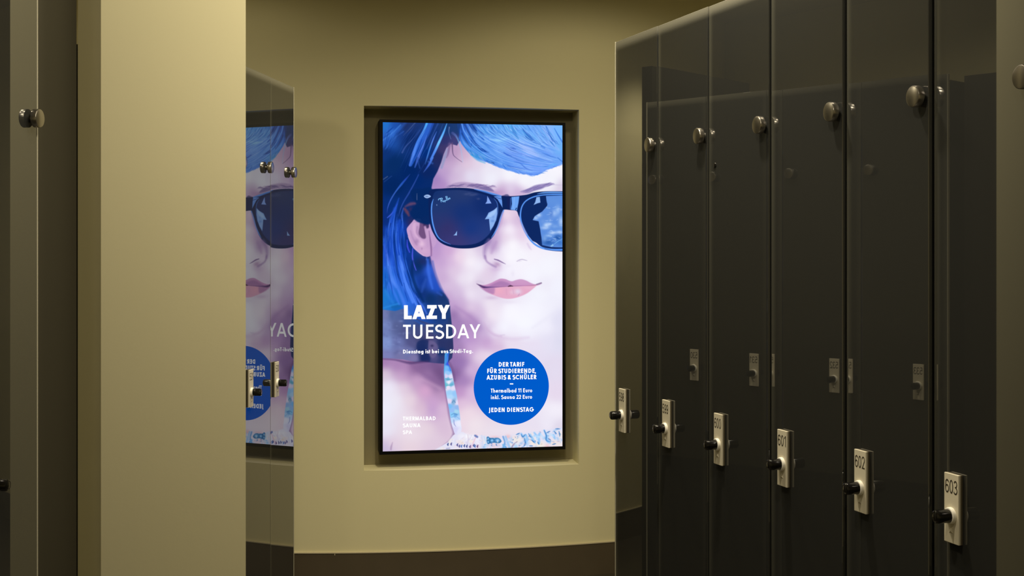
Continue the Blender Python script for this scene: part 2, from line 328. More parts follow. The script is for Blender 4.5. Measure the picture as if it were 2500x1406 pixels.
    strands(cv, gd[:5], 90, [(64,124,220),(84,140,232),(150,200,255),(170,206,255)], (.7,1.6), (.2,.7), (18), (.15,.45), 3)
    rng = random.Random(9)
    edge = spline([(1166,391),(1180,394),(1197,400),(1212,407),(1232,414),(1252,420),(1276,425),(1298,428),(1312,426),(1326,420),(1336,413),(1346,410),(1362,404),(1376,400)], False, 4)
    for _ in range(70):
        k = rng.randrange(len(edge) - 2); x, y = edge[k]; up = 1 if x < 1300 else -1
        stroke(cv, [(x - 8, y - 5 * up - rng.uniform(1, 4)), (x, y - rng.uniform(.5, 2)), (x + rng.uniform(3, 9), y + up * rng.uniform(0, 2.5))], [.6, rng.uniform(1, 2.4), .3], rng.choice([(90,146,240),(110,160,248),(70,130,230),(124,168,250)]), .8, .7)
    # dark parting strands over the fringe's left end
    for q in ([(1122,296),(1126,314),(1130,330)],[(1132,298),(1140,316),(1150,334),(1160,346)],[(1144,298),(1154,314),(1166,328)],[(1118,300),(1121,322),(1124,338)],[(1128,326),(1138,344),(1150,360)]):
        F(q, [5,4,1], (28,66,142), .7, 1.4)
    for q in ([(1126,300),(1134,322),(1146,342),(1162,358),(1184,378)],[(1138,300),(1150,322),(1166,342),(1190,358)]): F(q, [1,2.5,2.5,1], (96,156,240), .8)
    # ---- ear
    blob(cv, 1004, 548, 12, 16, (58,40,86), .7); blob(cv, 1030, 640, 12, 8, (30,42,92), .6)
    stroke(cv, [(990,506),(1003,500),(1018,498)], [3,8,5], (108,72,108), 2.5, .8); stroke(cv, [(988,512),(994,520),(998,528)], [6,8,4], (124,66,84), 2.5, .75)
    stroke(cv, [(1002,512),(1008,520)], 8, (50,44,90), 3, .7)
    poly(cv, [(993,562),(999,552),(1006,544),(1012,537),(1022,535),(1030,540),(1036,550),(1044,548),(1050,550),(1054,570),(1056,600),(1056,620),(1050,627),(1042,629),(1032,626),(1020,617),(1009,607),(1001,593),(996,578)], (200,160,204), 1.2)
    poly(cv, [(1027,538),(1036,550),(1038,566),(1041,580),(1036,585),(1028,582),(1022,572),(1024,556)], (112,80,126), 2.2)
    poly(cv, [(1030,534),(1050,528),(1050,552),(1042,560),(1034,552)], (60,44,92), 2.5, .9)
    stroke(cv, [(1014,542),(1011,556),(1014,572),(1022,584),(1030,592)], [4,8,7,6,5], (216,176,214), 2, .8); stroke(cv, [(1012,544),(1022,543)], 3, (180,140,186), 1.5, .7)
    stroke(cv, [(1019,556),(1018,570),(1024,580)], [4,4,3], (160,122,168), 2, .6)
    stroke(cv, [(1002,566),(1008,584),(1018,600)], [3,4,3], (176,136,184), 2, .7); blob(cv, 1017, 592, 6, 7, (160,124,172), .6, .6)
    blob(cv, 1030, 598, 7, 7, (228,192,222), .9); blob(cv, 1036, 614, 12, 8, (212,172,210), .7); blob(cv, 1030, 609, 2, 3, (160,120,164), .5)
    stroke(cv, [(1038,556),(1042,572),(1044,588),(1045,604)], [5,6,5,3], (196,158,202), 1.8, .9)
    stroke(cv, [(1048,566),(1051,590),(1053,610),(1053,626)], [2,4,4,3], (134,96,152), 1.6, .85)
    poly(cv, [(1047,545),(1051,552),(1058,572),(1066,590),(1058,606),(1053,590),(1049,568)], (196,158,206), 1.5, .9)
    stroke(cv, [(997,580),(1006,600),(1018,614),(1034,626)], 2, (222,188,222), 1.2, .6)
    # ---- brows
    poly(cv, [(1088,460),(1106,449),(1128,445),(1152,447),(1178,451),(1196,457),(1212,470),(1220,476),(1200,472),(1170,464),(1140,459),(1112,459)], (168,144,188), 2.5, .75)
    poly(cv, [(1142,452),(1172,451),(1192,456),(1206,467),(1196,467),(1170,461)], (112,98,154), 2.2, .8)
    rng = random.Random(7)
    for _ in range(70):
        x = rng.uniform(1092, 1205); y = 456 - 8 * math.sin((x - 1085) / 130 * 2.2) + (x - 1085) / 130 * 9 + rng.uniform(-3, 3)
        stroke(cv, [(x - 5, y + 2), (x + 2, y - 1), (x + 9, y)], [.5, 1.6, .4], rng.choice([(128,106,158),(150,126,174),(106,92,148),(186,164,202)]), .8, .6)
    poly(cv, [(1270,468),(1290,460),(1306,452),(1326,448),(1344,446),(1354,449),(1336,454),(1322,461),(1304,466),(1288,472)], (140,124,180), 2.2, .85)
    for _ in range(40):
        x = rng.uniform(1280, 1345); y = 466 - (x - 1280) * .28 + rng.uniform(-3.5, 3.5)
        stroke(cv, [(x - 4, y + 3), (x + 3, y), (x + 8, y - 3)], [.5, 1.6, .4], rng.choice([(110,98,160),(160,144,196),(126,110,170)]), .8, .6)
    stroke(cv, [(1350,450),(1374,451)], 2.5, (206,196,224), 1.5, .7)
    blob(cv, 1216, 470, 12, 6, (186,150,196), .7); blob(cv, 1275, 472, 12, 5, (206,176,214), .6)
    # ---- sunglasses
    poly(cv, [(1004,466),(1030,462),(1056,464),(1056,520),(1050,548),(1034,548),(1014,540),(1002,520),(1016,500),(1006,486)], (6,40,98), 2.5, .95)
    frame = [(1051,465),(1080,461.5),(1112,459.5),(1140,460),(1164,463),(1188,468),(1208,474),(1226,478),(1242,479),(1262,478),(1286,475),(1306,469),(1330,466.5),(1356,466),(1378,466),(1440,466),
        (1440,613),(1378,613),(1352,611.5),(1332,607),(1316,598),(1302,584),(1291,569),(1281,553),(1273,540),(1266,526),(1261,515),(1246,513),(1232,512),(1229,516),(1223,535),(1216,555),(1208,572),(1200,583),
        (1189,593),(1174,601),(1155,606.5),(1134,608),(1114,607),(1094,602.5),(1079,596),(1068,587),(1059,573),(1053,560),(1049,543),(1047,520),(1046,500),(1047,484)]
    poly(cv, frame, (13,35,90), .8)
    lens = [(1070,502,(32,56,112)),(1100,470,(34,56,112)),(1130,470,(38,58,112)),(1130,520,(22,50,116)),(1180,500,(18,44,108)),(1150,560,(24,54,126)),
        (1090,560,(52,50,106)),(1110,590,(58,56,116)),(1160,590,(46,60,126)),(1190,570,(36,60,126)),(1060,470,(20,48,108)),(1070,540,(40,54,112)),(1130,600,(56,58,118))]
    field_poly(cv, [(1062,470),(1090,466),(1124,465),(1156,469),(1186,477),(1204,485),(1213,496),(1215,512),(1213,532),(1206,552),(1196,570),(1180,586),(1160,596),(1132,600),(1106,599),(1086,594),(1070,582),(1061,566),(1056,544),(1054,518),(1055,495)], lens, 1.5, True, 1., 1.6, 120., 6.)
    for x, y, rx in ((1138,475,5),(1146,473,6),(1160,475,7),(1152,477,8),(1168,486,4)): blob(cv, x, y, rx, 2.5, (66,80,130), .6)
    B = lambda pts, w, c=(88,150,242), a=1., s=.7: stroke(cv, pts, w, c, s, a)
    B([(1058,488),(1054.5,500),(1053.5,520),(1056.5,546),(1063,568),(1071,582),(1083,591),(1100,598)], [1,3,3,3.4,3.4,2.6,1.6,.6])
    B([(1158,462.5),(1180,467.5),(1204,474),(1224,478.5)], [1,4,4.5,2], (92,146,230)); B([(1160,464),(1184,470),(1206,477)], [.5,2,.8], (40,80,160), .8)
    poly(cv, [(1206,480),(1214,479),(1224,479),(1226,492),(1227,507),(1221,497),(1215,487)], (104,152,232), .8, 1, False); stroke(cv, [(1210,482),(1224,486)], 1.2, (20,40,100), .6, .8)
    B([(1206,485),(1213,494),(1215.5,506),(1215,522),(1211,540)], [1,2,2,1.5,.8], (70,112,190), .9)
    poly(cv, [(1214,506),(1206,513),(1193,520),(1189,528),(1184,536),(1194,535),(1195,546),(1197,564),(1205,552),(1211,538),(1214,522)], (138,178,238), .8, 1, False)
    poly(cv, [(1212,512),(1196,522),(1192,530),(1204,528)], (170,205,248), 1.5, .7); blob(cv, 1203, 540, 5, 3, (100,146,220), .8); blob(cv, 1204, 530, 3, 4, (110,150,220), .6)
    poly(cv, [(1190,479),(1193,484),(1200,497),(1185,498),(1189,492)], (132,166,236), .8, 1, False)
    B([(1229.5,514),(1223,532),(1217,551),(1209,567),(1200,581)], [3,4,3.6,3,1], (98,152,238))
    poly(cv, [(1249,481),(1268,479),(1266,495),(1262,514),(1247,512),(1250,498)], (108,164,242), .9, 1, False); stroke(cv, [(1247,484),(1246,510)], 2, (70,110,190), 1, .8)
    stroke(cv, [(1259,512),(1261,508)], 2, (14,36,90), .6); stroke(cv, [(1256,482),(1254,508)], 2, (140,188,250), 1, .6); stroke(cv, [(1229,479),(1240,480),(1242,508)], [4,8,6], (24,32,88), 1.5, .6)
    poly(cv, [(1107,576),(1111,573),(1116,565),(1115.5,576)], (142,182,238), .7, 1, False); blob(cv, 1066.5, 502, 1, 1.6, (150,180,230), .9)
    # right lens
    poly(cv, [(1333,478),(1380,476),(1380,604),(1346,603),(1324,598),(1322,580),(1318,556),(1315,540),(1300,537),(1305,528),(1324,515),(1335,503),(1337,498),(1334,488)], (92,142,222), .9, 1, False)
    rng = random.Random(3)
    for x, y, rx, ry, c in ((1350,490,20,10,(96,146,222)),(1334,549,7,6,(196,220,252)),(1342,547,6,4,(190,214,250)),(1330,556,10,4,(170,200,245)),(1316,525,6,5,(180,208,248)),(1308,532,6,4,(170,200,244)),
        (1352,520,8,8,(170,200,246)),(1362,512,6,10,(160,194,244)),(1370,540,6,12,(178,206,248)),(1350,568,10,4,(196,218,250)),(1366,566,8,4,(190,214,250)),(1340,575,8,3,(160,194,240)),
        (1355,552,8,5,(120,164,230)),(1326,540,6,5,(110,154,226)),(1345,532,6,5,(110,154,226)),(1338,592,16,8,(36,88,168)),(1362,580,9,7,(28,80,160)),(1368,592,9,8,(60,116,196)),(1330,582,5,7,(120,164,226)),
        (1346,520,5,10,(84,130,210))):
        blob(cv, x, y, rx, ry, c, .85)
    for _ in range(60):
        x, y = rng.uniform(1318, 1374), rng.uniform(505, 590)
        if x < 1330 and y > 538: continue
        stroke(cv, [(x, y), (x + rng.uniform(3, 8), y + rng.uniform(-3, 3))], [.5, rng.uniform(1, 3)], rng.choice([(190,214,250),(120,166,232),(96,146,220),(206,226,254)]), 1.2, .4)
    poly(cv, [(1321,598),(1319,560),(1315,541),(1300,538),(1306,527),(1324,516),(1336,502),(1333,478),(1320,478),(1300,482),(1282,492),(1274,505),(1273,540),(1284,568),(1300,588)], (14,40,98), .9, 1, False)
    poly(cv, [(1310,481),(1318,480),(1319.5,494),(1312,496),(1303,500),(1307,493)], (142,182,240), .8, 1, False)
    B([(1352,597),(1360,590),(1374,582)], [1,2,1.6], (110,170,230), .9); poly(cv, [(1343,601),(1350,595),(1352,599),(1347,602)], (140,190,235), .8, 1, False)
    B([(1380,474),(1350,474),(1326,475.5),(1304,480),(1286,489),(1276,501),(1271.5,516),(1271,534),(1276,552),(1285,571),(1296,587),(1310,599),(1328,606.5),(1350,609.5),(1380,609)], [3,3,2.5,3,3,3,3.2,4,4,4,4,4.4,4.6,4.6,4.6])
    B([(1380,469.5),(1350,469),(1328,470),(1312,473)], [4,4.5,4,1], (92,144,218)); B([(1380,604),(1350,604),(1326,600)], [1.5,1.5,.8], (14,40,98), .9)
    stroke(cv, [(1380,613),(1350,611.5),(1330,607)], 1.5, (40,66,140), .7, .8)
    # oval on the temple, fine line, script signature on the lens
    poly(cv, [(1035,481),(1038,478),(1043,476.6),(1048,477.6),(1052,481),(1048,484),(1043,485.6),(1038,484.4)], (160,190,236), .7); blob(cv, 1042, 481.3, 4.2, 1.8, (92,120,176), .9)
    stroke(cv, [(1018,474),(1018,490)], [.8,1.4,1.2], (92,108,150), .6, .9)
    sg = (134,196,246)
    for q, w in (([(1070.4,489.5),(1071,487.6),(1074,486.2),(1078.5,485)], 1.8), ([(1075,485.6),(1076,489.5),(1077.2,494.6)], 1.5), ([(1075.5,486.2),(1079.5,485.2),(1080.3,487.6),(1076.8,489.8)], 1.4),
                 ([(1076.8,489.8),(1080,491.8),(1081.6,494)], 1.4), ([(1083.2,491),(1081.4,492.6),(1082.4,494.2),(1084,492.4),(1084.6,494)], 1.2), ([(1085.4,490.6),(1086.2,493),(1088,490)], 1.2), ([(1088,490),(1086.6,495)], 1.1),
                 ([(1087,490.6),(1089,490)], 1.1), ([(1088.4,481.2),(1089.4,485),(1090.8,490.6)], 1.5), ([(1088,481.6),(1091.4,480.6),(1092,483),(1089.6,485)], 1.3), ([(1089.6,485),(1093,485.2),(1093.4,488.2),(1090.8,490.2)], 1.4),
                 ([(1095,486),(1093.8,487.6),(1094.8,489),(1096,487)], 1.1), ([(1096.4,484.4),(1097,487.6)], 1.2), ([(1097,486),(1098.2,484),(1099.2,487)], 1.2)):
        stroke(cv, q, w, sg, .5, 1.)
    # ---- nose
    stroke(cv, [(1194,588),(1186,602),(1183,618),(1184,630)], [8,9,7,5], (150,120,178), 4, .6); stroke(cv, [(1184,626),(1188,638),(1198,646),(1210,652)], [4,4,4,6], (150,120,176), 2.2, .7)
    stroke(cv, [(1211,592),(1204,606),(1200,618)], [6,7,4], (176,142,194), 4, .5); stroke(cv, [(1207,633.5),(1216,636),(1226,641),(1234,645)], [2,3.2,2.6,1], (112,84,142), 1., .9)
    blob(cv, 1214, 646, 9, 6, (176,138,182), .75, .3); blob(cv, 1196, 634, 6, 7, (232,216,238), .7); blob(cv, 1210, 658, 12, 5, (206,178,216), .5)
    stroke(cv, [(1262,638.5),(1268,635),(1275,633.6),(1283,635.4),(1287,636.4)], [1.4,2,1.8,1.4,.5], (146,128,172), 1., .85); blob(cv, 1268, 637, 5, 2.5, (200,184,214), .5)
    stroke(cv, [(1288,595),(1293,604),(1297,609)], [3,4,1], (206,186,220), 2.5, .6); blob(cv, 1252, 668, 5, 8, (226,218,238), .6); blob(cv, 1240, 650, 10, 4, (232,224,242), .5)
    stroke(cv, [(1228,520),(1222,545),(1213,568)], [4,7,5], (190,158,204), 3, .6); stroke(cv, [(1264,530),(1274,550),(1286,572)], [3,4,3], (204,176,212), 2.5, .6)
    # ---- mouth
    poly(cv, [(1170,697),(1184,696.5),(1198,692),(1212,685),(1222,681),(1234,682),(1244,686),(1251,687),(1260,684),(1272,682),(1284,685),(1296,691),(1308,694),(1322,690),(1318,695),(1302,699),(1284,699),(1262,700),(1245,700),(1216,702),(1192,704),(1178,702)], (198,144,192), 1.4)
    poly(cv, [(1176,701),(1192,703),(1216,701.5),(1246,700),(1264,700),(1286,698.5),(1310,695.5),(1300,706),(1287,716),(1270,724),(1250,729.5),(1232,729.5),(1212,724),(1196,717),(1184,710)], (228,168,198), 1.6)
    poly(cv, [(1172,700),(1196,703),(1208,704),(1206,718),(1196,717),(1182,710)], (176,126,178), 3, .85)
    poly(cv, [(1208,692),(1222,687),(1238,690),(1246,697),(1210,701),(1190,702)], (160,112,170), 3, .7); blob(cv, 1275, 690, 14, 5, (204,146,194), .7)
    blob(cv, 1218, 710, 10, 8, (238,172,196), .7); blob(cv, 1264, 712, 9, 7, (226,208,232), .95); blob(cv, 1250, 714, 7, 6, (230,190,214), .8); blob(cv, 1290, 703, 10, 4, (232,176,206), .7)
    stroke(cv, [(1236,706),(1237,720)], 2, (212,160,192), 1.2, .6); stroke(cv, [(1252,706),(1254,718)], 1.6, (204,164,200), 1., .6); stroke(cv, [(1265,722),(1268,718)], 1.6, (170,140,180), .8, .6)
    stroke(cv, [(1164,694),(1172,698),(1182,702),(1200,702),(1226,700.5),(1250,699),(1280,698),(1304,696.5),(1322,690.5)], [1.5,4,5,3,2,1.5,1.6,2,1.5], [(140,110,150),(84,60,108),(74,48,104),(116,80,142),(150,100,156),(150,90,140),(190,120,170),(170,110,150),(110,92,124)], 1.1, .9)
    stroke(cv, [(1241,699.6),(1246,698.4),(1252,699)], [2,3.6,1.5], (72,40,68), .8); stroke(cv, [(1310,694),(1321,691)], [2,3.5], (112,90,130), 1.2, .8)
    stroke(cv, [(1180,692),(1170,688),(1164,690)], 4, (210,196,222), 3, .6); blob(cv, 1200, 728, 16, 5, (206,180,214), .6); blob(cv, 1240, 738, 22, 5, (226,216,236), .6)
    # chin and jaw edges
    for x, y, rx, ry, c, a in ((1252,772,42,26,(248,247,255),.75),(1285,790,34,20,(246,247,255),.6),(1262,806,34,9,(243,241,252),.6),(1318,760,30,26,(244,243,253),.5),(1205,760,14,12,(238,230,243),.4),
        (1268,650,40,30,(247,245,253),.45),(1330,660,30,34,(244,244,253),.5),(1255,838,44,9,(230,216,236),.45),(1205,846,22,9,(212,182,218),.4),(948,985,22,52,(236,235,249),.6),(965,955,16,20,(234,226,240),.4),(1000,1030,36,26,(236,224,234),.55),(1010,1065,40,20,(235,222,232),.45),(975,1010,24,40,(236,230,242),.5),(1150,1020,24,30,(240,226,234),.4),(1250,1052,60,8,(238,228,238),.4),
        (1355,905,16,26,(228,222,242),.4)):
        blob(cv, x, y, rx, ry, c, a)
    stroke(cv, [(1192,800),(1202,814),(1222,824),(1256,828),(1290,824)], [3,5,6,6,3], (214,190,222), 5, .5)
    stroke(cv, [(1050,628),(1056,650),(1064,676),(1075,703),(1089,722),(1098,738)], [3,4,4,4,3,3], (150,116,178), 2.5, .5)
    stroke(cv, [(1182,790),(1190,806),(1206,818),(1224,822)], [3,5,5,2], (206,176,214), 3, .55); stroke(cv, [(1112,750),(1130,762),(1150,776),(1164,790)], [5,7,7,5], (172,136,190), 4, .5)
    stroke(cv, [(1222,819),(1232,818)], 2, (206,192,220), 1.2, .6)
    stroke(cv, [(1300,800),(1330,780),(1356,764)], [4,6,4], (232,230,246), 5, .6)
    # ---- bodice and strap
    stroke(cv, [(1083,905),(1086,940),(1092,980),(1097,1015),(1104,1042),(1108,1060),(1098,1078),(1080,1092)], [3,5,5,5,6,7,6,4], (134,106,156), 2.5, .65)
    stroke(cv, [(1098,888),(1106,908),(1110,930)], [4,6,4], (110,80,132), 3, .6)
    poly(cv, [(1052,1112),(1062,1099),(1078,1090),(1094,1080),(1106,1064),(1118,1056),(1130,1055),(1140,1061),(1162,1063),(1200,1065),(1236,1063),(1262,1058),(1290,1054),(1320,1050),(1346,1046),(1380,1043),(1380,1112)], (226,224,243), 1.1, 1, False)
    rng = random.Random(21)
    def top(x): return np.interp(x, [1060,1100,1125,1165,1236,1290,1346,1376], [1098,1072,1057,1064,1063,1054,1046,1043])
    for _ in range(120):
        x = rng.uniform(1075, 1374); y = rng.uniform(top(x) + 3, 1106)
        c = rng.choice([(238,236,250),(240,216,214),(236,226,236),(214,220,244),(240,232,226)]) if x < 1180 or rng.random() < .45 else rng.choice([(136,192,244),(160,206,248),(112,170,230),(240,228,214)])
        blob(cv, x, y, rng.uniform(2.5, 6), rng.uniform(2, 6), c, .6, rng.uniform(0, 3))
    for x, y, rx, ry, c in ((1140,1066,5,6,(250,250,254)),(1152,1068,6,6,(246,244,252)),(1150,1078,5,4,(248,234,224)),(1128,1066,10,8,(240,238,250)),(1165,1072,8,8,(240,238,250)),(1128,1083,3,3,(244,220,200)),
        (1208,1067,14,3,(236,196,206)),(1205,1088,14,7,(236,208,218)),(1240,1066,6,5,(236,190,196)),(1262,1074,10,9,(244,234,226)),(1300,1078,8,10,(246,232,222)),(1335,1088,7,6,(240,196,200)),(1352,1080,8,8,(244,226,216)),(1318,1086,12,8,(244,236,220)),(1368,1084,6,12,(240,226,224)),(1368,1060,5,8,(242,226,216))):
        blob(cv, x, y, rx, ry, c, .9)
    stroke(cv, [(1142,1062),(1143,1076),(1139,1092)], 1.5, (206,190,214), 1, .7); stroke(cv, [(1164,1062),(1156,1080),(1150,1094)], 2.4, (236,186,204), 1, .8); stroke(cv, [(1176,1064),(1178,1082),(1176,1096)], 4, (206,216,240), 1.5, .8); stroke(cv, [(1182,1066),(1186,1082),(1184,1096)], 3, (180,220,246), 1.2, .7)
    poly(cv, [(1188,1068),(1192,1066),(1196,1069),(1206,1069),(1216,1069),(1222,1073),(1224,1078),(1218,1082),(1206,1081),(1198,1082),(1191,1084),(1188,1078)], (44,108,164), .9)
    for x, y, rx, ry in ((1191.5,1071,2,2.6),(1191.5,1079,2,2.4),(1201,1075.5,3.6,3.6),(1214.5,1075,5.5,4.2)): blob(cv, x, y, rx, ry, (156,208,252), 1.)
    stroke(cv, [(1228,1066),(1232,1080),(1228,1094)], [4,4,5], (96,156,220), 1, .8); stroke(cv, [(1234,1066),(1240,1082),(1244,1094)], [5,6,7], (150,196,244), 1.2, .8); stroke(cv, [(1228,1086),(1234,1092)], 5, (110,180,236), 1.2, .8); stroke(cv, [(1248,1094),(1254,1084),(1262,1078)], [4,3,2], (130,110,150), 1, .6)
    for q in ([(1272,1058),(1276,1064),(1284,1062)],[(1284,1062),(1286,1072),(1280,1086)],[(1294,1060),(1300,1072),(1306,1080)],[(1304,1056),(1314,1070),(1316,1082)],[(1318,1056),(1314,1066)],[(1328,1050),(1334,1064),(1336,1076),(1342,1080)],[(1350,1060),(1354,1070)]):
        stroke(cv, q, [4,7,4], (142,196,246), 1.4, .85)
    for q in ([(1260,1061),(1268,1057)],[(1272,1060),(1276,1066),(1282,1060)],[(1280,1070),(1282,1082),(1278,1090)],[(1298,1074),(1304,1080)],[(1312,1078),(1315,1084)],[(1328,1050),(1333,1062),(1333,1074),(1344,1077)],[(1338,1070),(1344,1074)],[(1334,1056),(1342,1052)],[(1352,1052),(1358,1058)],[(1356,1046),(1366,1046)],[(1364,1052),(1366,1064)],[(1290,1058),(1294,1066)],[(1292,1088),(1300,1088)],[(1348,1084),(1356,1082)]):
        stroke(cv, q, [1.5,3,1.5], (58,122,192), .9, .85)
    for q in ([(1300,1066),(1308,1064),(1318,1066)],[(1320,1060),(1326,1068)],[(1344,1058),(1350,1064)],[(1310,1072),(1314,1066)],[(1338,1062),(1344,1062)]): stroke(cv, q, 4, (190,224,254), 1.4, .8)
    for _ in range(90):
        x = rng.uniform(1180, 1372); y = rng.uniform(top(x) + 3, 1104); a = rng.uniform(0, 6.28); L = rng.uniform(3, 7)
        q = [(x, y), (x + L * .5 * math.cos(a) + rng.uniform(-1.5, 1.5), y + L * .5 * math.sin(a)), (x + L * math.cos(a), y + L * math.sin(a))]
        stroke(cv, q, [.6, rng.uniform(1.2, 3.2), .6], rng.choice([(120,184,242),(150,204,250),(84,144,214),(190,224,252),(236,206,206),(244,232,214),(200,170,190),(70,126,196)]), .8, rng.uniform(.5, .9))
    for _ in range(40):
        x = rng.uniform(1105, 1180); y = rng.uniform(top(x) + 4, 1100); a = rng.uniform(0, 6.28); L = rng.uniform(3, 8)
        stroke(cv, [(x, y), (x + L * math.cos(a), y + L * math.sin(a))], [.6, 1.6], rng.choice([(236,200,210),(250,248,252),(214,206,230),(244,222,204),(200,196,226)]), .8, .7)
    for x, y in ((1094,1086),(1102,1085),(1117,1087),(1122,1090),(1127,1090),(1134,1089),(1140,1090),(1148,1091),(1157,1088),(1160,1090),(1166,1090)):
        stroke(cv, [(x + .8, y - 3), (x - .6, y), (x, y + 2.6)], [2,4,2], rng.choice([(52,72,140),(90,60,116),(60,100,180),(70,70,140)]), .8, .85)
    stroke(cv, [(1090,1096),(1098,1095)], 2, (110,110,160), 1, .6); stroke(cv, [(1160,1064),(1165,1067)], 5, (84,108,176), 1.2, .8)
    strap = [(1087,864),(1097,862),(1095,876),(1095,890),(1101,902),(1105,918),(1109,938),(1113,956),(1117,976),(1120,996),(1123,1016),(1125,1034),(1127,1050),(1122,1060),(1112,1062),(1106,1048),(1101,1030),(1098,1010),(1094,988),(1090,966),(1087,946),(1085,926),(1084,906),(1085,886)]
    st = [(1088,866,(74,160,224)),(1094,866,(52,110,220)),(1088,885,(70,150,220)),(1094,888,(54,86,224)),(1090,900,(116,186,246)),(1098,904,(100,170,246)),(1094,912,(150,200,248)),(1090,920,(214,210,244)),(1100,921,(224,222,248)),
        (1094,927,(110,180,216)),(1096,934,(236,232,250)),(1090,941,(120,196,214)),(1102,940,(110,180,220)),(1094,947,(236,224,246)),(1106,948,(226,220,246)),(1098,960,(160,208,248)),(1110,962,(150,200,248)),(1100,970,(176,216,250)),
        (1098,980,(228,216,244)),(1108,982,(130,176,216)),(1116,984,(226,220,246)),(1098,994,(124,190,246)),(1104,1002,(150,190,244)),(1116,996,(146,184,236)),(1114,1006,(166,214,240)),(1104,1014,(140,206,248)),(1112,1014,(110,170,226)),(1118,1020,(170,208,248)),
        (1106,1026,(190,216,250)),(1112,1036,(226,228,252)),(1120,1034,(232,234,252)),(1112,1050,(214,212,246)),(1122,1054,(226,226,248))]
    field_poly(cv, strap, st, 1.0, True, 1., 2.4, 6.)
    stroke(cv, [(1095,862),(1100,858)], [6,2], (60,120,190), 2, .6); stroke(cv, [(1096,866),(1096,886)], 1.6, (30,52,130), 1, .7); stroke(cv, [(1086,890),(1085,915),(1089,950)], 1.5, (70,170,220), .8, .7)
    stroke(cv, [(1096,893),(1100,906)], 2, (48,110,214), .9, .8); stroke(cv, [(1088,926),(1096,928),(1104,926)], 1.6, (80,160,190), .8, .8); stroke(cv, [(1090,942),(1098,942),(1106,939)], 1.6, (90,176,190), .8, .8)
    stroke(cv, [(1104,984),(1108,979),(1112,984)], 1.6, (90,130,176), .8, .8); stroke(cv, [(1102,1014),(1108,1011),(1116,1013)], 1.4, (84,130,190), .8, .8); stroke(cv, [(1108,1026),(1109,1036),(1113,1042)], [2,2.4,1], (138,148,206), .9, .8); stroke(cv, [(1102,1020),(1112,1017),(1122,1024)], 1.4, (126,170,226), .8, .7)
    # armpit fold
    stroke(cv, [(959,1082),(956,1092),(955,1099)], [1,4,4], (172,144,180), 1.6, .8)
    return np.clip(cv.C, 0, 255)
# ---------------------------------------------------------------- lettering: a small geometric sans drawn from strokes (cap height 1)
def arc(cx, cy, rx, ry, a0, a1, n=12):
    return [(cx + rx * math.cos(math.radians(a0 + (a1 - a0) * i / n)), cy + ry * math.sin(math.radians(a0 + (a1 - a0) * i / n))) for i in range(n + 1)]


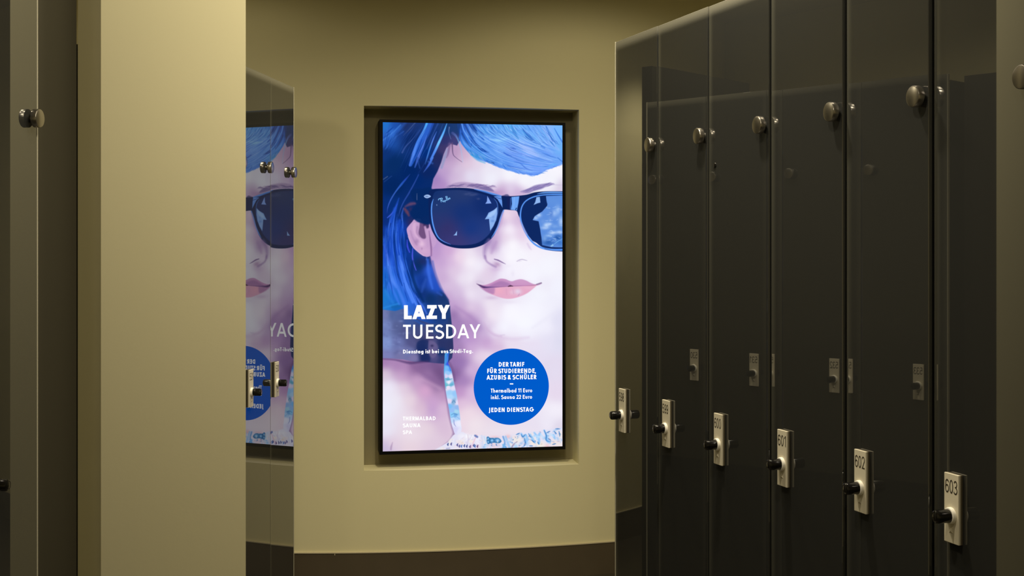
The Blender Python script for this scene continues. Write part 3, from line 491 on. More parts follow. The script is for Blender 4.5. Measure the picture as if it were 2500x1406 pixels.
def glyph(ch, w):
    """returns (strokes, width, left bearing, right bearing); ('p', points) runs along a line, ('s', x0,y0,x1,y1) is a slant with level ends"""
    h = w / 2
    P = lambda *p: ('p', list(p))
    S = lambda x0, y0, x1, y1: ('s', x0, y0, x1, y1)
    st, rd, dg = .13, .07, .02
    xh = .66
    if ch == ' ': return [], .30, 0, 0
    if ch == 'A': return [S(h, 0, .42, 1), S(.84 - h, 0, .42, 1), P((.2, .30), (.64, .30))], .84, dg, dg
    if ch == 'B': return [P((h, 0), (h, 1)), P((h, 1 - h), (.26, 1 - h), *arc(.26, .75 - h / 2, .22, .25 - h / 2, 90, -90)[1:-1], (.26, .5), (h, .5)), P((.26, .5), *arc(.28, .25 + h / 2, .26, .25 - h / 2, 90, -90)[1:-1], (.26, h), (h, h))], .54 + h, st, rd
    if ch == 'C': return [P(*arc(.48, .5, .48 - h, .5 - h, 45, 315, 18))], .82, rd, rd
    if ch == 'D': return [P((h, 0), (h, 1)), P((h, 1 - h), (.22, 1 - h), *arc(.22, .5, .5 - h, .5 - h, 90, -90, 16)[1:-1], (.22, h), (h, h))], .72, st, rd
    if ch == 'E': return [P((h, 0), (h, 1)), P((0, 1 - h), (.53, 1 - h)), P((0, .53), (.5, .53)), P((0, h), (.53, h))], .53, st, rd
    if ch == 'F': return [P((h, 0), (h, 1)), P((0, 1 - h), (.5, 1 - h)), P((0, .5), (.47, .5))], .5, st, dg
    if ch == 'G': return [P(*arc(.5, .5, .5 - h, .5 - h, 48, 360, 20)), P((.52, .5), (1 - h * .2, .5))], 1., rd, rd
    if ch == 'H': return [P((h, 0), (h, 1)), P((.66 - h, 0), (.66 - h, 1)), P((0, .52), (.66, .52))], .66, st, st
    if ch == 'I': return [P((h, 0), (h, 1))], w, st, st
    if ch == 'J': return [P((.3 - h, 1), (.3 - h, .1), (.26 - h, -.06), (.14, -.1), (0, -.08))], .3, dg, st
    if ch == 'L': return [P((h, 1), (h, h), (.5, h))], .5, st, dg
    if ch == 'M': return [S(h, 0, .16 + h * .3, 1), S(.48, .0, .16 + h * .3, 1), S(.48, .0, .80 - h * .3, 1), S(.96 - h, 0, .80 - h * .3, 1)], .96, .06, .06
    if ch == 'N': return [P((h, 0), (h, 1)), P((.72 - h, 0), (.72 - h, 1)), S(.72 - h, 0, h, 1)], .72, st, st
    if ch == 'P': return [P((h, 0), (h, 1)), P((h, 1 - h), (.26, 1 - h), *arc(.26, .73 - h / 2, .26, .27 - h / 2, 90, -90)[1:-1], (.26, .46), (h, .46))], .52 + h, st, dg
    if ch == 'R': return [P((h, 0), (h, 1)), P((h, 1 - h), (.26, 1 - h), *arc(.26, .74 - h / 2, .24, .26 - h / 2, 90, -90)[1:-1], (.26, .48), (h, .48)), S(.54, 0, .24, .48)], .56 + h * .5, st, dg
    if ch == 'S': return [P(*arc(.29, .74 - h * .25, .24 - h * .2, .26 - h * .75, 28, 270, 14), *arc(.29, .25 + h * .25, .28 - h * .2, .25 - h * .75 + h * .5, 90, -152, 14)[1:])], .58, .06, .06
    if ch == 'T': return [P((.28, 0), (.28, 1)), P((0, 1 - h), (.56, 1 - h))], .56, dg, dg
    if ch in 'UÜ':
        g = [P((h, 1), (h, .32), *arc(.33, .32, .33 - h, .32 - h, 180, 360, 14)[1:-1], (.66 - h, .32), (.66 - h, 1))]
        if ch == 'Ü': g += [P((.20, 1.09), (.20, 1.09 + w)), P((.46, 1.09), (.46, 1.09 + w))]
        return g, .66, st, st
    if ch == 'Y': return [S(.38, .0, .38, .46), S(.38, .40, h, 1), S(.38, .40, .76 - h, 1)], .76, dg, dg
    if ch == 'Z': return [P((.05, 1 - h), (.66, 1 - h)), P((0, h), (.68, h)), S(h * 1.3, 0, .66 - h * 1.3, 1)], .68, .04, .04
    if ch == '&': return [P((.70, .02), (.20, .66), *arc(.34, .80 - h * .3, .17, .20 - h * .7, 215, -20, 10), (.40, .56), (.16, .40), *arc(.26, .25, .26 - h, .25 - h, 130, 330, 10), (.60, .42))], .74, .06, .06
    if ch == ',': return [S(.02, -.16, .10, .14)], .16, .04, .08
    if ch == '.': return [P((h, 0), (h, w))], w, .08, .08
    if ch == '-': return [P((0, .34), (.26, .34))], .26, .06, .06
    if ch == '–': return [P((0, .34), (.6, .34))], .6, .06, .06
    bowl = lambda cx: P(*arc(cx, xh / 2, .31 - h, xh / 2 - h, 0, 360, 20))
    if ch == 'a': return [bowl(.31), P((.62 - h, 0), (.62 - h, xh))], .62, .06, .10
    if ch == 'b': return [bowl(.31), P((h, 0), (h, 1.04))], .62, .10, .06
    if ch == 'd': return [bowl(.31), P((.62 - h, 0), (.62 - h, 1.04))], .62, .06, .10
    if ch == 'e': return [P(*arc(.31, xh / 2, .31 - h, xh / 2 - h, 0, 320, 18)), P((h, xh / 2), (.62 - h, xh / 2))], .62, .06, .06
    if ch == 'g': return [bowl(.31), P((.62 - h, xh), (.62 - h, .0), (.56 - h, -.18), (.34, -.26 + h), (.10, -.22))], .62, .06, .10
    if ch == 'h': return [P((h, 0), (h, 1.04)), P((h, .36), *arc(.27, .38, .27 - h, .28 - h, 170, 0, 10), (.54 - h, 0))], .54, .10, .10
    if ch == 'i': return [P((h, 0), (h, xh)), P((h, .80), (h, .80 + w))], w, .10, .10
    if ch == 'k': return [P((h, 0), (h, 1.04)), S(h * 1.6, .30, .44, xh), S(.50, 0, .16, .36)], .52, .10, .02
    if ch == 'l': return [P((h, 0), (h, 1.04))], w, .10, .10
    if ch == 'm': return [P((h, 0), (h, xh)), P((h, .36), *arc(.24, .40, .24 - h, .26 - h, 170, 0, 10), (.48 - h, 0)), P((.48 - h, .36), *arc(.72 - w, .40, .24 - h, .26 - h, 170, 0, 10), (.96 - w - h, 0))], .96 - w, .10, .10
    if ch == 'n': return [P((h, 0), (h, xh)), P((h, .36), *arc(.26, .38, .26 - h, .28 - h, 170, 0, 10), (.52 - h, 0))], .52, .10, .10
    if ch == 'o': return [bowl(.31)], .62, .06, .06
    if ch == 'r': return [P((h, 0), (h, xh)), P((h, .38), *arc(.28, .38, .28 - h, .28 - h, 165, 70, 6))], .36, .10, .02
    if ch == 's': return [P(*arc(.19, .485 - h * .15, .17 - h * .3, .175 - h * .55, 30, 270, 10), *arc(.19, .17 + h * .1, .19 - h * .3, .17 - h * .55, 90, -150, 10)[1:])], .38, .05, .05
    if ch == 't': return [P((.19, 0), (.19, .92)), P((0, xh - h), (.38, xh - h))], .38, .02, .02
    if ch == 'u': return [P((h, xh), (h, .26), *arc(.26, .27, .26 - h, .27 - h, 180, 360, 10)[1:-1], (.52 - h, .27), (.52 - h, xh))], .52, .10, .10
    if ch == '0': return [P(*arc(.28, .5, .28 - h, .5 - h, 0, 360, 24))], .56, .05, .05
    if ch == '1': return [P((.30, 0), (.30, 1)), S(.06, .74, .28, .96)], .36, .06, .08
    if ch == '2': return [P(*arc(.28, .70, .26 - h * .5, .30 - h, 165, -30, 12), (.04 + h, h), (.56, h))], .56, .05, .05
    if ch == '3': return [P(*arc(.26, .74 - h * .2, .23 - h * .3, .26 - h * .8, 160, -90, 12), *arc(.26, .26 + h * .1, .28 - h * .4, .26 - h * .6, 90, -160, 12)[1:])], .54, .05, .05
    if ch == '4': return [P((.40, 0), (.40, 1)), P((.02, .26), (.56, .26)), S(.06, .26, .38, 1)], .56, .05, .05
    if ch == '5': return [P((.48, 1 - h), (.12, 1 - h), (.07, .50)), P((.07, .50), *arc(.27, .32, .27 - h * .5, .32 - h, 125, -155, 14))], .56, .05, .05
    if ch == '6': return [P(*arc(.28, .31, .28 - h, .31 - h, 0, 360, 20)), P((h, .31), (h * 1.1, .52), (.10, .84), (.28, 1 - h), (.46, .88), (.50, .76))], .56, .05, .05
    if ch == '8': return [P(*arc(.28, .76 - h * .2, .22 - h * .4, .24 - h * .8, 0, 360, 18)), P(*arc(.28, .27, .28 - h * .8, .27 - h, 0, 360, 20))], .56, .05, .05
    if ch == '9': return [P(*arc(.28, .69, .28 - h, .31 - h, 0, 360, 20)), P((.56 - h, .69), (.56 - h * 1.1, .48), (.46, .16), (.28, h), (.10, .12), (.06, .24))], .56, .05, .05
    raise ValueError(ch)


def ribbon(p, w):
    """quads along a polyline with mitred joints"""
    p = [Vector(q) for q in p]
    q = [p[0]]
    for v in p[1:]:
        if (v - q[-1]).length > 1e-5: q.append(v)
    p = q
    closed = (p[0] - p[-1]).length < 1e-4 and len(p) > 3
    if closed: p = p[:-1]
    n = len(p); L, R = [], []
    for i in range(n):
        a = p[i - 1] if (i or closed) else None
        b = p[(i + 1) % n] if (i < n - 1 or closed) else None
        d0 = (p[i] - a).normalized() if a is not None else None
        d1 = (b - p[i]).normalized() if b is not None else None
        if d0 is None: d0 = d1
        if d1 is None: d1 = d0
        t = (d0 + d1)
        t = t.normalized() if t.length > 1e-4 else d0
        nrm = Vector((-t.y, t.x)); k = 1 / max(.45, nrm.dot(Vector((-d0.y, d0.x))))
        L.append(p[i] + nrm * (w / 2 * k)); R.append(p[i] - nrm * (w / 2 * k))
    out = []
    for i in range(n if closed else n - 1):
        j = (i + 1) % n
        out.append([L[i], R[i], R[j], L[j]])
    return out


def text_polys(s, w, track=0.):
    polys = []; x = 0.
    for k, ch in enumerate(s):
        g, wd, lb, rb = glyph(ch, w)
        if k: x += lb
        for it in g:
            if it[0] == 'p': qs = ribbon(it[1], w)
            else:
                _, x0, y0, x1, y1 = it
                L = math.hypot(x1 - x0, y1 - y0); hw = w / 2 * L / max(.2, abs(y1 - y0))
                qs = [[Vector((x0 - hw, y0)), Vector((x0 + hw, y0)), Vector((x1 + hw, y1)), Vector((x1 - hw, y1))]]
            for q in qs: polys.append([(v.x + x, v.y) for v in q])
        x += wd + (rb + track if k < len(s) - 1 else 0)
    return polys, x
# ---------------------------------------------------------------- helpers
def tag(o, label=None, cat=None, group=None, kind=None):
    if label: o['label'] = label
    if cat: o['category'] = cat
    if group: o['group'] = group
    if kind: o['kind'] = kind
    return o


def empty(name, M=Matrix()):
    o = bpy.data.objects.new(name, None); COL.objects.link(o)
    o.empty_display_size = .1; o.matrix_world = M
    return o


def obj(name, bm, mat, parent=None, M=None, smooth=False):
    bmesh.ops.recalc_face_normals(bm, faces=bm.faces[:])
    me = bpy.data.meshes.new(name); bm.to_mesh(me); bm.free()
    me.materials.append(mat)
    if smooth:
        for p in me.polygons: p.use_smooth = True
        b2 = bmesh.new(); b2.from_mesh(me)
        for e in b2.edges:
            if len(e.link_faces) == 2 and e.calc_face_angle(0) > .7: e.smooth = False
        b2.to_mesh(me); b2.free()
    o = bpy.data.objects.new(name, me); COL.objects.link(o)
    if parent is not None: o.parent = parent
    if M is not None: o.matrix_local = M
    return o


def box(bm, x0, x1, y0, y1, z0, z1, bevel=0., seg=2):
    vs = [bm.verts.new((x, y, z)) for x in (x0, x1) for y in (y0, y1) for z in (z0, z1)]
    F = [(0, 1, 3, 2), (4, 6, 7, 5), (0, 4, 5, 1), (2, 3, 7, 6), (0, 2, 6, 4), (1, 5, 7, 3)]
    fs = [bm.faces.new([vs[i] for i in f]) for f in F]
    if bevel:
        es = list({e for f in fs for e in f.edges})
        bmesh.ops.bevel(bm, geom=es, offset=bevel, segments=seg, profile=.5, affect='EDGES')


def lathe(bm, prof, seg=40, axis='y'):
    """profile [(radius, along)] turned about -y (out of a door)"""
    rings = []
    for r, a in prof:
        if r < 1e-6: rings.append([bm.verts.new((0, -a, 0))]); continue
        rings.append([bm.verts.new((r * math.cos(t), -a, r * math.sin(t))) for t in [2 * math.pi * i / seg for i in range(seg)]])
    for A, B in zip(rings, rings[1:]):
        for i in range(seg):
            j = (i + 1) % seg
            if len(A) == 1 and len(B) == 1: continue
            if len(A) == 1: bm.faces.new([A[0], B[i], B[j]])
            elif len(B) == 1: bm.faces.new([A[i], B[0], A[j]])
            else: bm.faces.new([A[i], B[i], B[j], A[j]])


def prism(bm, pts, z0, z1):
    lo = [bm.verts.new((x, y, z0)) for x, y in pts]; hi = [bm.verts.new((x, y, z1)) for x, y in pts]
    n = len(pts)
    bm.faces.new(lo[::-1]); bm.faces.new(hi)
    for i in range(n): bm.faces.new([lo[i], lo[(i + 1) % n], hi[(i + 1) % n], hi[i]])


# ---------------------------------------------------------------- materials
def mat(name, base, rough=.5, metal=0., ior=1.45, spec=.5, coat=0., noise=None, bump=None):
    m = bpy.data.materials.new(name); m.use_nodes = True
    nt = m.node_tree; b = nt.nodes['Principled BSDF']
    b.inputs['Base Color'].default_value = (*base, 1)
    b.inputs['Roughness'].default_value = rough
    b.inputs['Metallic'].default_value = metal
    b.inputs['IOR'].default_value = ior
    b.inputs['Specular IOR Level'].default_value = spec
    b.inputs['Coat Weight'].default_value = coat
    if noise:
        sc, amt = noise
        tc = nt.nodes.new('ShaderNodeTexCoord'); n = nt.nodes.new('ShaderNodeTexNoise'); n.inputs['Scale'].default_value = sc; n.inputs['Detail'].default_value = 4
        mr = nt.nodes.new('ShaderNodeMapRange'); mr.inputs['To Min'].default_value = 1 - amt; mr.inputs['To Max'].default_value = 1 + amt
        mx = nt.nodes.new('ShaderNodeMix'); mx.data_type = 'RGBA'; mx.blend_type = 'MULTIPLY'; mx.inputs['Factor'].default_value = 1
        mx.inputs['A'].default_value = (*base, 1)
        nt.links.new(tc.outputs['Object'], n.inputs['Vector']); nt.links.new(n.outputs['Fac'], mr.inputs['Value'])
        nt.links.new(mr.outputs['Result'], mx.inputs['B']); nt.links.new(mx.outputs['Result'], b.inputs['Base Color'])
    if bump:
        sc, st = bump
        tc = nt.nodes.new('ShaderNodeTexCoord'); n = nt.nodes.new('ShaderNodeTexNoise'); n.inputs['Scale'].default_value = sc; n.inputs['Detail'].default_value = 5
        bp = nt.nodes.new('ShaderNodeBump'); bp.inputs['Strength'].default_value = st; bp.inputs['Distance'].default_value = .002
        nt.links.new(tc.outputs['Object'], n.inputs['Vector']); nt.links.new(n.outputs['Fac'], bp.inputs['Height']); nt.links.new(bp.outputs['Normal'], b.inputs['Normal'])
    return m


def emit(name, col, strength):
    m = bpy.data.materials.new(name); m.use_nodes = True; nt = m.node_tree
    for n in list(nt.nodes): nt.nodes.remove(n)
    o = nt.nodes.new('ShaderNodeOutputMaterial'); e = nt.nodes.new('ShaderNodeEmission')
    e.inputs['Color'].default_value = (*col, 1); e.inputs['Strength'].default_value = strength
    nt.links.new(e.outputs[0], o.inputs[0])
    return m


M_WALL = mat('painted plaster', (.72, .665, .42), .75, spec=.25, noise=(1.3, .02), bump=(140, .05))
M_FLOOR = mat('dark floor tile', (.045, .037, .025), .35, noise=(6, .12))
M_CEIL = mat('ceiling paint', (.55, .51, .36), .9, spec=.2)
M_SKIRT = mat('dark skirting tile', (.085, .066, .042), .42, noise=(9, .12))
M_JOINT = mat('light grout', (.50, .44, .30), .7)
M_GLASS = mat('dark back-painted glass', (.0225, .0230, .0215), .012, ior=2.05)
def light_bands(m, top, side, base):
    """light bands put into the colour, fading in at the upper edge and one side of each pane"""
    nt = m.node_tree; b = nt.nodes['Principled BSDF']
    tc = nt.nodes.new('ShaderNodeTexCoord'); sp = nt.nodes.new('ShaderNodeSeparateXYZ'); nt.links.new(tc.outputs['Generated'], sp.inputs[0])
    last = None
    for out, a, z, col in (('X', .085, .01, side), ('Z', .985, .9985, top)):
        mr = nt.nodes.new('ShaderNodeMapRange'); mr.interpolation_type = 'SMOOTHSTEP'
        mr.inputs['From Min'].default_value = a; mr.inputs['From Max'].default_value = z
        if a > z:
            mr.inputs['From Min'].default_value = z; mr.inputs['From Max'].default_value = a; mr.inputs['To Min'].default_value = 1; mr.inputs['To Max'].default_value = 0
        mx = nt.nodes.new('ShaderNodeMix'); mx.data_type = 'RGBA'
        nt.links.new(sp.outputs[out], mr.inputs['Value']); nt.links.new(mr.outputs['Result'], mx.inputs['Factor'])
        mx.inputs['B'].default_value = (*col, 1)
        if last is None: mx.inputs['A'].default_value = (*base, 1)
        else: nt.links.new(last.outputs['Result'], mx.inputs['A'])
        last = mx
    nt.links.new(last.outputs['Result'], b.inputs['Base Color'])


light_bands(M_GLASS, (.16, .155, .125), (.050, .050, .041), (.0225, .0230, .0215))
M_GEDGE = mat('polished glass edge', (.36, .34, .26), .25)
M_CARC = mat('dark locker carcass', (.016, .015, .012), .6)
M_BACK = mat('dark panel', (.026, .023, .016), .45)
M_STEEL = mat('brushed steel', (.36, .335, .295), .27, metal=1.)
M_RECESS = mat('shade-darkened recess panel', (.27, .24, .145), .8, spec=.2)  # darker than the wall: the shade inside the recess is put into this colour
M_PLATE = mat('beige lock plate', (.62, .57, .44), .45)
M_PLATE_B = mat('dark plate backing', (.10, .082, .05), .5)
M_COLLAR = mat('white plastic collar', (.86, .83, .74), .4)
M_KNOB = mat('black plastic knob', (.006, .0055, .005), .16, ior=1.5)
M_DIGIT = mat('dark engraved digits', (.035, .028, .018), .6)
M_BEZEL = mat('black display frame', (.0025, .0025, .0025), .5, spec=.15)
M_WHITE = emit('white screen lettering', (1, 1, 1), 1.06)
M_BLUE = emit('blue screen disc', (.0, .106, .60), 1.0)

# ---------------------------------------------------------------- layout (metres; camera at the origin of x and y, eye height EYE)
EYE, F, CX, HY = 1.66, 3000., 1250., 606.
LOCK_T = EYE + .640                     # top of the lockers
tR, tL = (CX - 190.) / F, (1595. - CX) / F
cR, cL = 1 / math.hypot(1, tR), 1 / math.hypot(1, tL)
PITCH = .3
aR = PITCH * cR / (.0000565 * F)
aL = PITCH * cL / ((1 / (1595. - 717.) - 1 / (1595. - 660.)) * F)
zER = F * aR / (1502. - 190.)
zEL = F * aL / (1595. - 717.)
# back wall: a convex arc
WX, WY, WR = -1.0, 11.05, 5.0
CEIL = 3.15


def wall_y(x): return WY - math.sqrt(WR * WR - (x - WX) ** 2)


# ---------------------------------------------------------------- room shell
def on_ray(px):                         # where a viewing direction meets the arc
    k = (px - CX) / F
    lo, hi = 4., 9.
    for _ in range(60):
        m = (lo + hi) / 2
        if wall_y(k * m) > m: lo = m
        else: hi = m
    return Vector((k * lo, lo))


RL, RR = on_ray(888.5), on_ray(1413.5)  # recess edges
RZ0, RZ1 = .5645, 2.3625                # recess sill and lintel
RD = .155                               # recess depth
ch = (RR - RL).normalized(); rn = Vector((-ch.y, ch.x))   # rn points into the wall

XL, XR, YR = -3.2, 3.0, -1.6
xs = sorted(set([XL + (XR - XL) * i / 96 for i in range(97)] + [RL.x, RR.x]))
bm = bmesh.new()
def quad(bm, *p): bm.faces.new([bm.verts.new(q) for q in p])
for a, b in zip(xs, xs[1:]):
    A, B = (a, wall_y(a)), (b, wall_y(b))
    spans = [(0, RZ0), (RZ1, CEIL)] if RL.x - 1e-6 <= a and b <= RR.x + 1e-6 else [(0, CEIL)]
    for z0, z1 in spans: quad(bm, (*A, z0), (*B, z0), (*B, z1), (*A, z1))
    if len(spans) == 2:                 # sill and lintel follow the arc at the front, the flat panel at the back
        pa = RL + ch * (Vector(A) - RL).dot(ch) + rn * RD; pb = RL + ch * (Vector(B) - RL).dot(ch) + rn * RD
        for z in (RZ0, RZ1): quad(bm, (*A, z), (*B, z), (*pb, z), (*pa, z))
bl, br = RL + rn * RD, RR + rn * RD
quad(bm, (*RL, RZ0), (*bl, RZ0), (*bl, RZ1), (*RL, RZ1))
quad(bm, (*RR, RZ0), (*br, RZ0), (*br, RZ1), (*RR, RZ1))
bmesh.ops.remove_doubles(bm, verts=bm.verts[:], dist=1e-5)
wb = tag(obj('wall_back', bm, M_WALL), 'cream curved back wall with a deep recess around the display', kind='structure')

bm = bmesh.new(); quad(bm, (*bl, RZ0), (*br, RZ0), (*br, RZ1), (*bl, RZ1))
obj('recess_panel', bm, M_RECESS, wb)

# skirting tiles along the arc, with a light joint on top
SK = .160
bm = bmesh.new(); bj = bmesh.new()
for a, b in zip(xs, xs[1:]):
    A0, B0 = Vector((a, wall_y(a))), Vector((b, wall_y(b)))
    na = (A0 - Vector((WX, WY))).normalized() * .008; nb = (B0 - Vector((WX, WY))).normalized() * .008
    A1, B1 = A0 + na, B0 + nb
    quad(bm, (*A1, 0), (*B1, 0), (*B1, SK), (*A1, SK))
    A2, B2 = A0 + na * 1.3, B0 + nb * 1.3
    quad(bj, (*A2, SK - .001), (*B2, SK - .001), (*B2, SK + .004), (*A2, SK + .004)); quad(bj, (*A2, SK + .004), (*B2, SK + .004), (*B0, SK + .004), (*A0, SK + .004))
bmesh.ops.remove_doubles(bm, verts=bm.verts[:], dist=1e-5); bmesh.ops.remove_doubles(bj, verts=bj.verts[:], dist=1e-5)
j0 = on_ray(818); jn = (j0 - Vector((WX, WY))).normalized(); jt = Vector((-jn.y, jn.x))
for d in (0, 1.6):
    c = j0 - jt * d; c = Vector((c.x, wall_y(c.x))); n_ = (c - Vector((WX, WY))).normalized() * .0095; t_ = Vector((-n_.y, n_.x)).normalized() * .0018
    quad(bj, (*(c + n_ - t_), SK - .010), (*(c + n_ + t_), SK - .010), (*(c + n_ + t_), SK), (*(c + n_ - t_), SK))
sk = tag(obj('baseboard_back', bm, M_SKIRT), 'dark brown tiled skirting along the curved back wall', kind='structure')
obj('joint', bj, M_JOINT, sk)

bm = bmesh.new(); quad(bm, (XL, YR, 0), (XR, YR, 0), (XR, 9, 0), (XL, 9, 0))
tag(obj('floor', bm, M_FLOOR), 'dark tiled floor', kind='structure')
bm = bmesh.new(); quad(bm, (XL, YR, CEIL), (XR, YR, CEIL), (XR, 9, CEIL), (XL, 9, CEIL))
tag(obj('ceiling', bm, M_CEIL), 'pale ceiling', kind='structure')
for nm, p, q in (('wall_left', (XL, YR), (XL, wall_y(XL))), ('wall_right', (XR, YR), (XR, wall_y(XR))), ('wall_rear', (XL, YR), (XR, YR))):
    bm = bmesh.new(); quad(bm, (*p, 0), (*q, 0), (*q, CEIL), (*p, CEIL))
    tag(obj(nm, bm, M_WALL), kind='structure')

# pillar that stands out between the two groups of lockers on the left: its corners seen from above
dL = Vector((tL * cL, cL))              # along the left row, away from the camera
C1 = Vector((-.715, 3.30)); C2 = Vector((-1.1196, 3.347)); C3 = Vector((-1.2170, 3.444))
bm = bmesh.new()
prism(bm, [tuple(C1), tuple(C2), tuple(C3), (-1.215, 3.52), (-.95, 3.45)], 0, CEIL)
tag(obj('wall_pillar', bm, M_WALL), 'cream wall pillar standing out on the left in front of the lockers', kind='structure')
# dark recess panel behind the pillar, closing the gaps to the lockers on both sides
def Lline(y): return Vector((-aL + y * tL, y))
nL = Vector((cL, -tL * cL))             # out of the left row, into the aisle
bm = bmesh.new()
for y0, y1, back in ((2.870, 3.302, .125), (3.50, 3.685, .10)):
    a, b = Lline(y0) - nL * back, Lline(y1) - nL * back
    prism(bm, [tuple(a), tuple(b), tuple(b - nL * .02), tuple(a - nL * .02)], 0, CEIL if y0 < 3 else LOCK_T)
tag(obj('wall_recess', bm, M_BACK), 'dark panel in the gap between the pillar and the lockers', kind='structure')
# dark end of the next locker block, beyond the left row
bm = bmesh.new()
prism(bm, [(-1.36, 5.355), (-2.22, 5.50), (-2.21, 5.56), (-1.35, 5.415)], 0, EYE + .90)
tag(obj('wall_partition', bm, M_BACK), 'dark partition beyond the left row of lockers', kind='structure')

# ---------------------------------------------------------------- lockers
# local frame: x to the right when facing the door, y into the cabinet, z up; glass face at y = 0
LZ0 = .06


def lock_parts(door, number, px, thin):
    """plate with its backing, number, collar, knob and the small embossed marks"""
    pz = 1.165
    bm = bmesh.new(); box(bm, px - .0215, px + .0215, -.0052, -.0004, pz - .066, pz + .066, .0010); bk = obj('plate_backing', bm, M_PLATE_B, door)
    bm = bmesh.new(); box(bm, px - .0215, px + .0215, -.0100, -.0050, pz - .066, pz + .066, .0010)
    # small raised triangle below the knob
    t = [(px - .007, pz - .047), (px + .007, pz - .047), (px, pz - .033)]
    f = [bm.verts.new((x, -.0099, z)) for x, z in t]; apex = bm.verts.new((px, -.0128, pz - .0425))
    for i in range(3): bm.faces.new([f[i], f[(i + 1) % 3], apex])
    obj('lock_plate', bm, M_PLATE, door)
    polys, wd = text_polys(number, .105 if thin else .12)
    sx = .0355 / wd; sz = .0262
    bm = bmesh.new()
    for p in polys: bm.faces.new([bm.verts.new((px + (x - wd / 2) * sx, -.0103, pz + .0285 + y * sz)) for x, y in p])
    obj('number', bm, M_DIGIT, door)
    kz = pz - .0135
    bm = bmesh.new(); lathe(bm, [(0, .0096), (.0160, .0096), (.0160, .0150), (.0152, .0170), (.0120, .0175), (0, .0175)], 36)
    obj('collar', bm, M_COLLAR, door, Matrix.Translation((px, 0, kz)), True)
    bm = bmesh.new(); lathe(bm, [(0, .0170), (.0130, .0170), (.0130, .0420), (.0120, .0452), (.0098, .0466), (.0090, .0460), (.0080, .0466), (0, .0468)], 36)
    o = obj('lock_knob', bm, M_KNOB, door, Matrix.Translation((px, 0, kz)), True)
    return


def steel_knob():
    bm = bmesh.new()
    lathe(bm, [(0, .0002), (.0095, .0002), (.0095, .0065), (.0205, .0068), (.0215, .0078), (.0215, .0190), (.0205, .0206), (.0185, .0212), (0, .0212)], 44)
    return bm


def locker(name_label, origin, ux, yaw_off, number, edge=None, group=None, lock=.068, knob=.025, w=PITCH):
    """origin: middle of the door on the floor line; ux: unit vector to the right when facing the door"""
    uy = Vector((-ux.y, ux.x))
    M = Matrix(((ux.x, uy.x, 0, origin.x), (ux.y, uy.y, 0, origin.y), (0, 0, 1, 0), (0, 0, 0, 1)))
    root = tag(empty('locker', M), name_label, 'locker', group)
    bm = bmesh.new(); box(bm, -w / 2 + .0015, w / 2 - .0015, .024, .50, 0, LOCK_T - .02)
    obj('cabinet_body', bm, M_CARC, root)
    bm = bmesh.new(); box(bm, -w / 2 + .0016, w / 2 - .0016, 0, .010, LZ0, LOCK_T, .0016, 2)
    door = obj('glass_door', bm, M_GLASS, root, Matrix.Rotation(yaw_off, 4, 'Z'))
    lock_parts(door, number, -w / 2 + lock, True)
    if knob:
        obj('door_knob', steel_knob(), M_STEEL, door, Matrix.Translation((w / 2 - knob, 0, 1.959)), True)
    if edge:
        x0, x1 = (-w / 2 - .0035, -w / 2 + .0012) if edge < 0 else (w / 2 - .0012, w / 2 + .0035)
        bm = bmesh.new(); box(bm, x0, x1, -.001, .011, LZ0, LOCK_T + .001, .001)
        obj('glass_edge', bm, M_GEDGE, door)
    return root


SEAM = [Vector(p) for p in ((.3205, 3.8159), (.4191, 3.5369), (.5194, 3.2530), (.6215, 2.9641), (.7234, 2.6758), (.8196, 2.4035), (.9177, 2.1259))]
YAW = [-.0063, -.0089, -.0081, -.0215, -.0300, -.0375]
LAB = ['dark glass locker numbered 598, last of the right row beside the display wall', 'dark glass locker numbered 599 in the right row, second from the back wall',
       'dark glass locker numbered 600 in the right row', 'dark glass locker numbered 601 in the right row', 'dark glass locker numbered 602 in the right row',
       'dark glass locker numbered 603, nearest in the right row']
for i in range(6):
    p, q = SEAM[i], SEAM[i + 1]
    lk = locker(LAB[i], (p + q) / 2, (q - p).normalized(), YAW[i], str(598 + i), -1 if i == 0 else None, 'lockers of the right row', w=(q - p).length)
    if i == 2:                          # a small dark plug in the glass
        bm = bmesh.new(); lathe(bm, [(0, .0001), (.0065, .0001), (.0060, .0022), (.0030, .0030), (0, .0030)], 24)
        obj('hole_plug', bm, M_KNOB, lk.children[1], Matrix.Translation((-(q - p).length / 2 + .0355, 0, 1.877)), True)
dLv = dL; EL = Lline(zEL)
LABL = ['dark glass locker at the far end of the left row, mirroring the display', 'dark glass locker beside the pillar on the left, mirroring the round blue badge']
for i in range(4):
    o = EL - dLv * (PITCH * (i + .5))
    lab = LABL[i] if i < 2 else ('dark glass locker hidden behind the pillar, seen mirrored in the right row' if i == 2 else 'dark glass locker nearest behind the pillar, seen mirrored in the right row')
    locker(lab, o, dLv, [-.0015, -.005, 0, 0][i], str(530 + i), 1 if i == 0 else (-1 if i == 3 else None), 'lockers of the left row', .055, .042)
o = Lline(2.853) - dLv * (PITCH * .5)
locker('dark glass locker in the left foreground before the pillar', o, dLv, 0, '534', 1, 'lockers of the left row', .088)

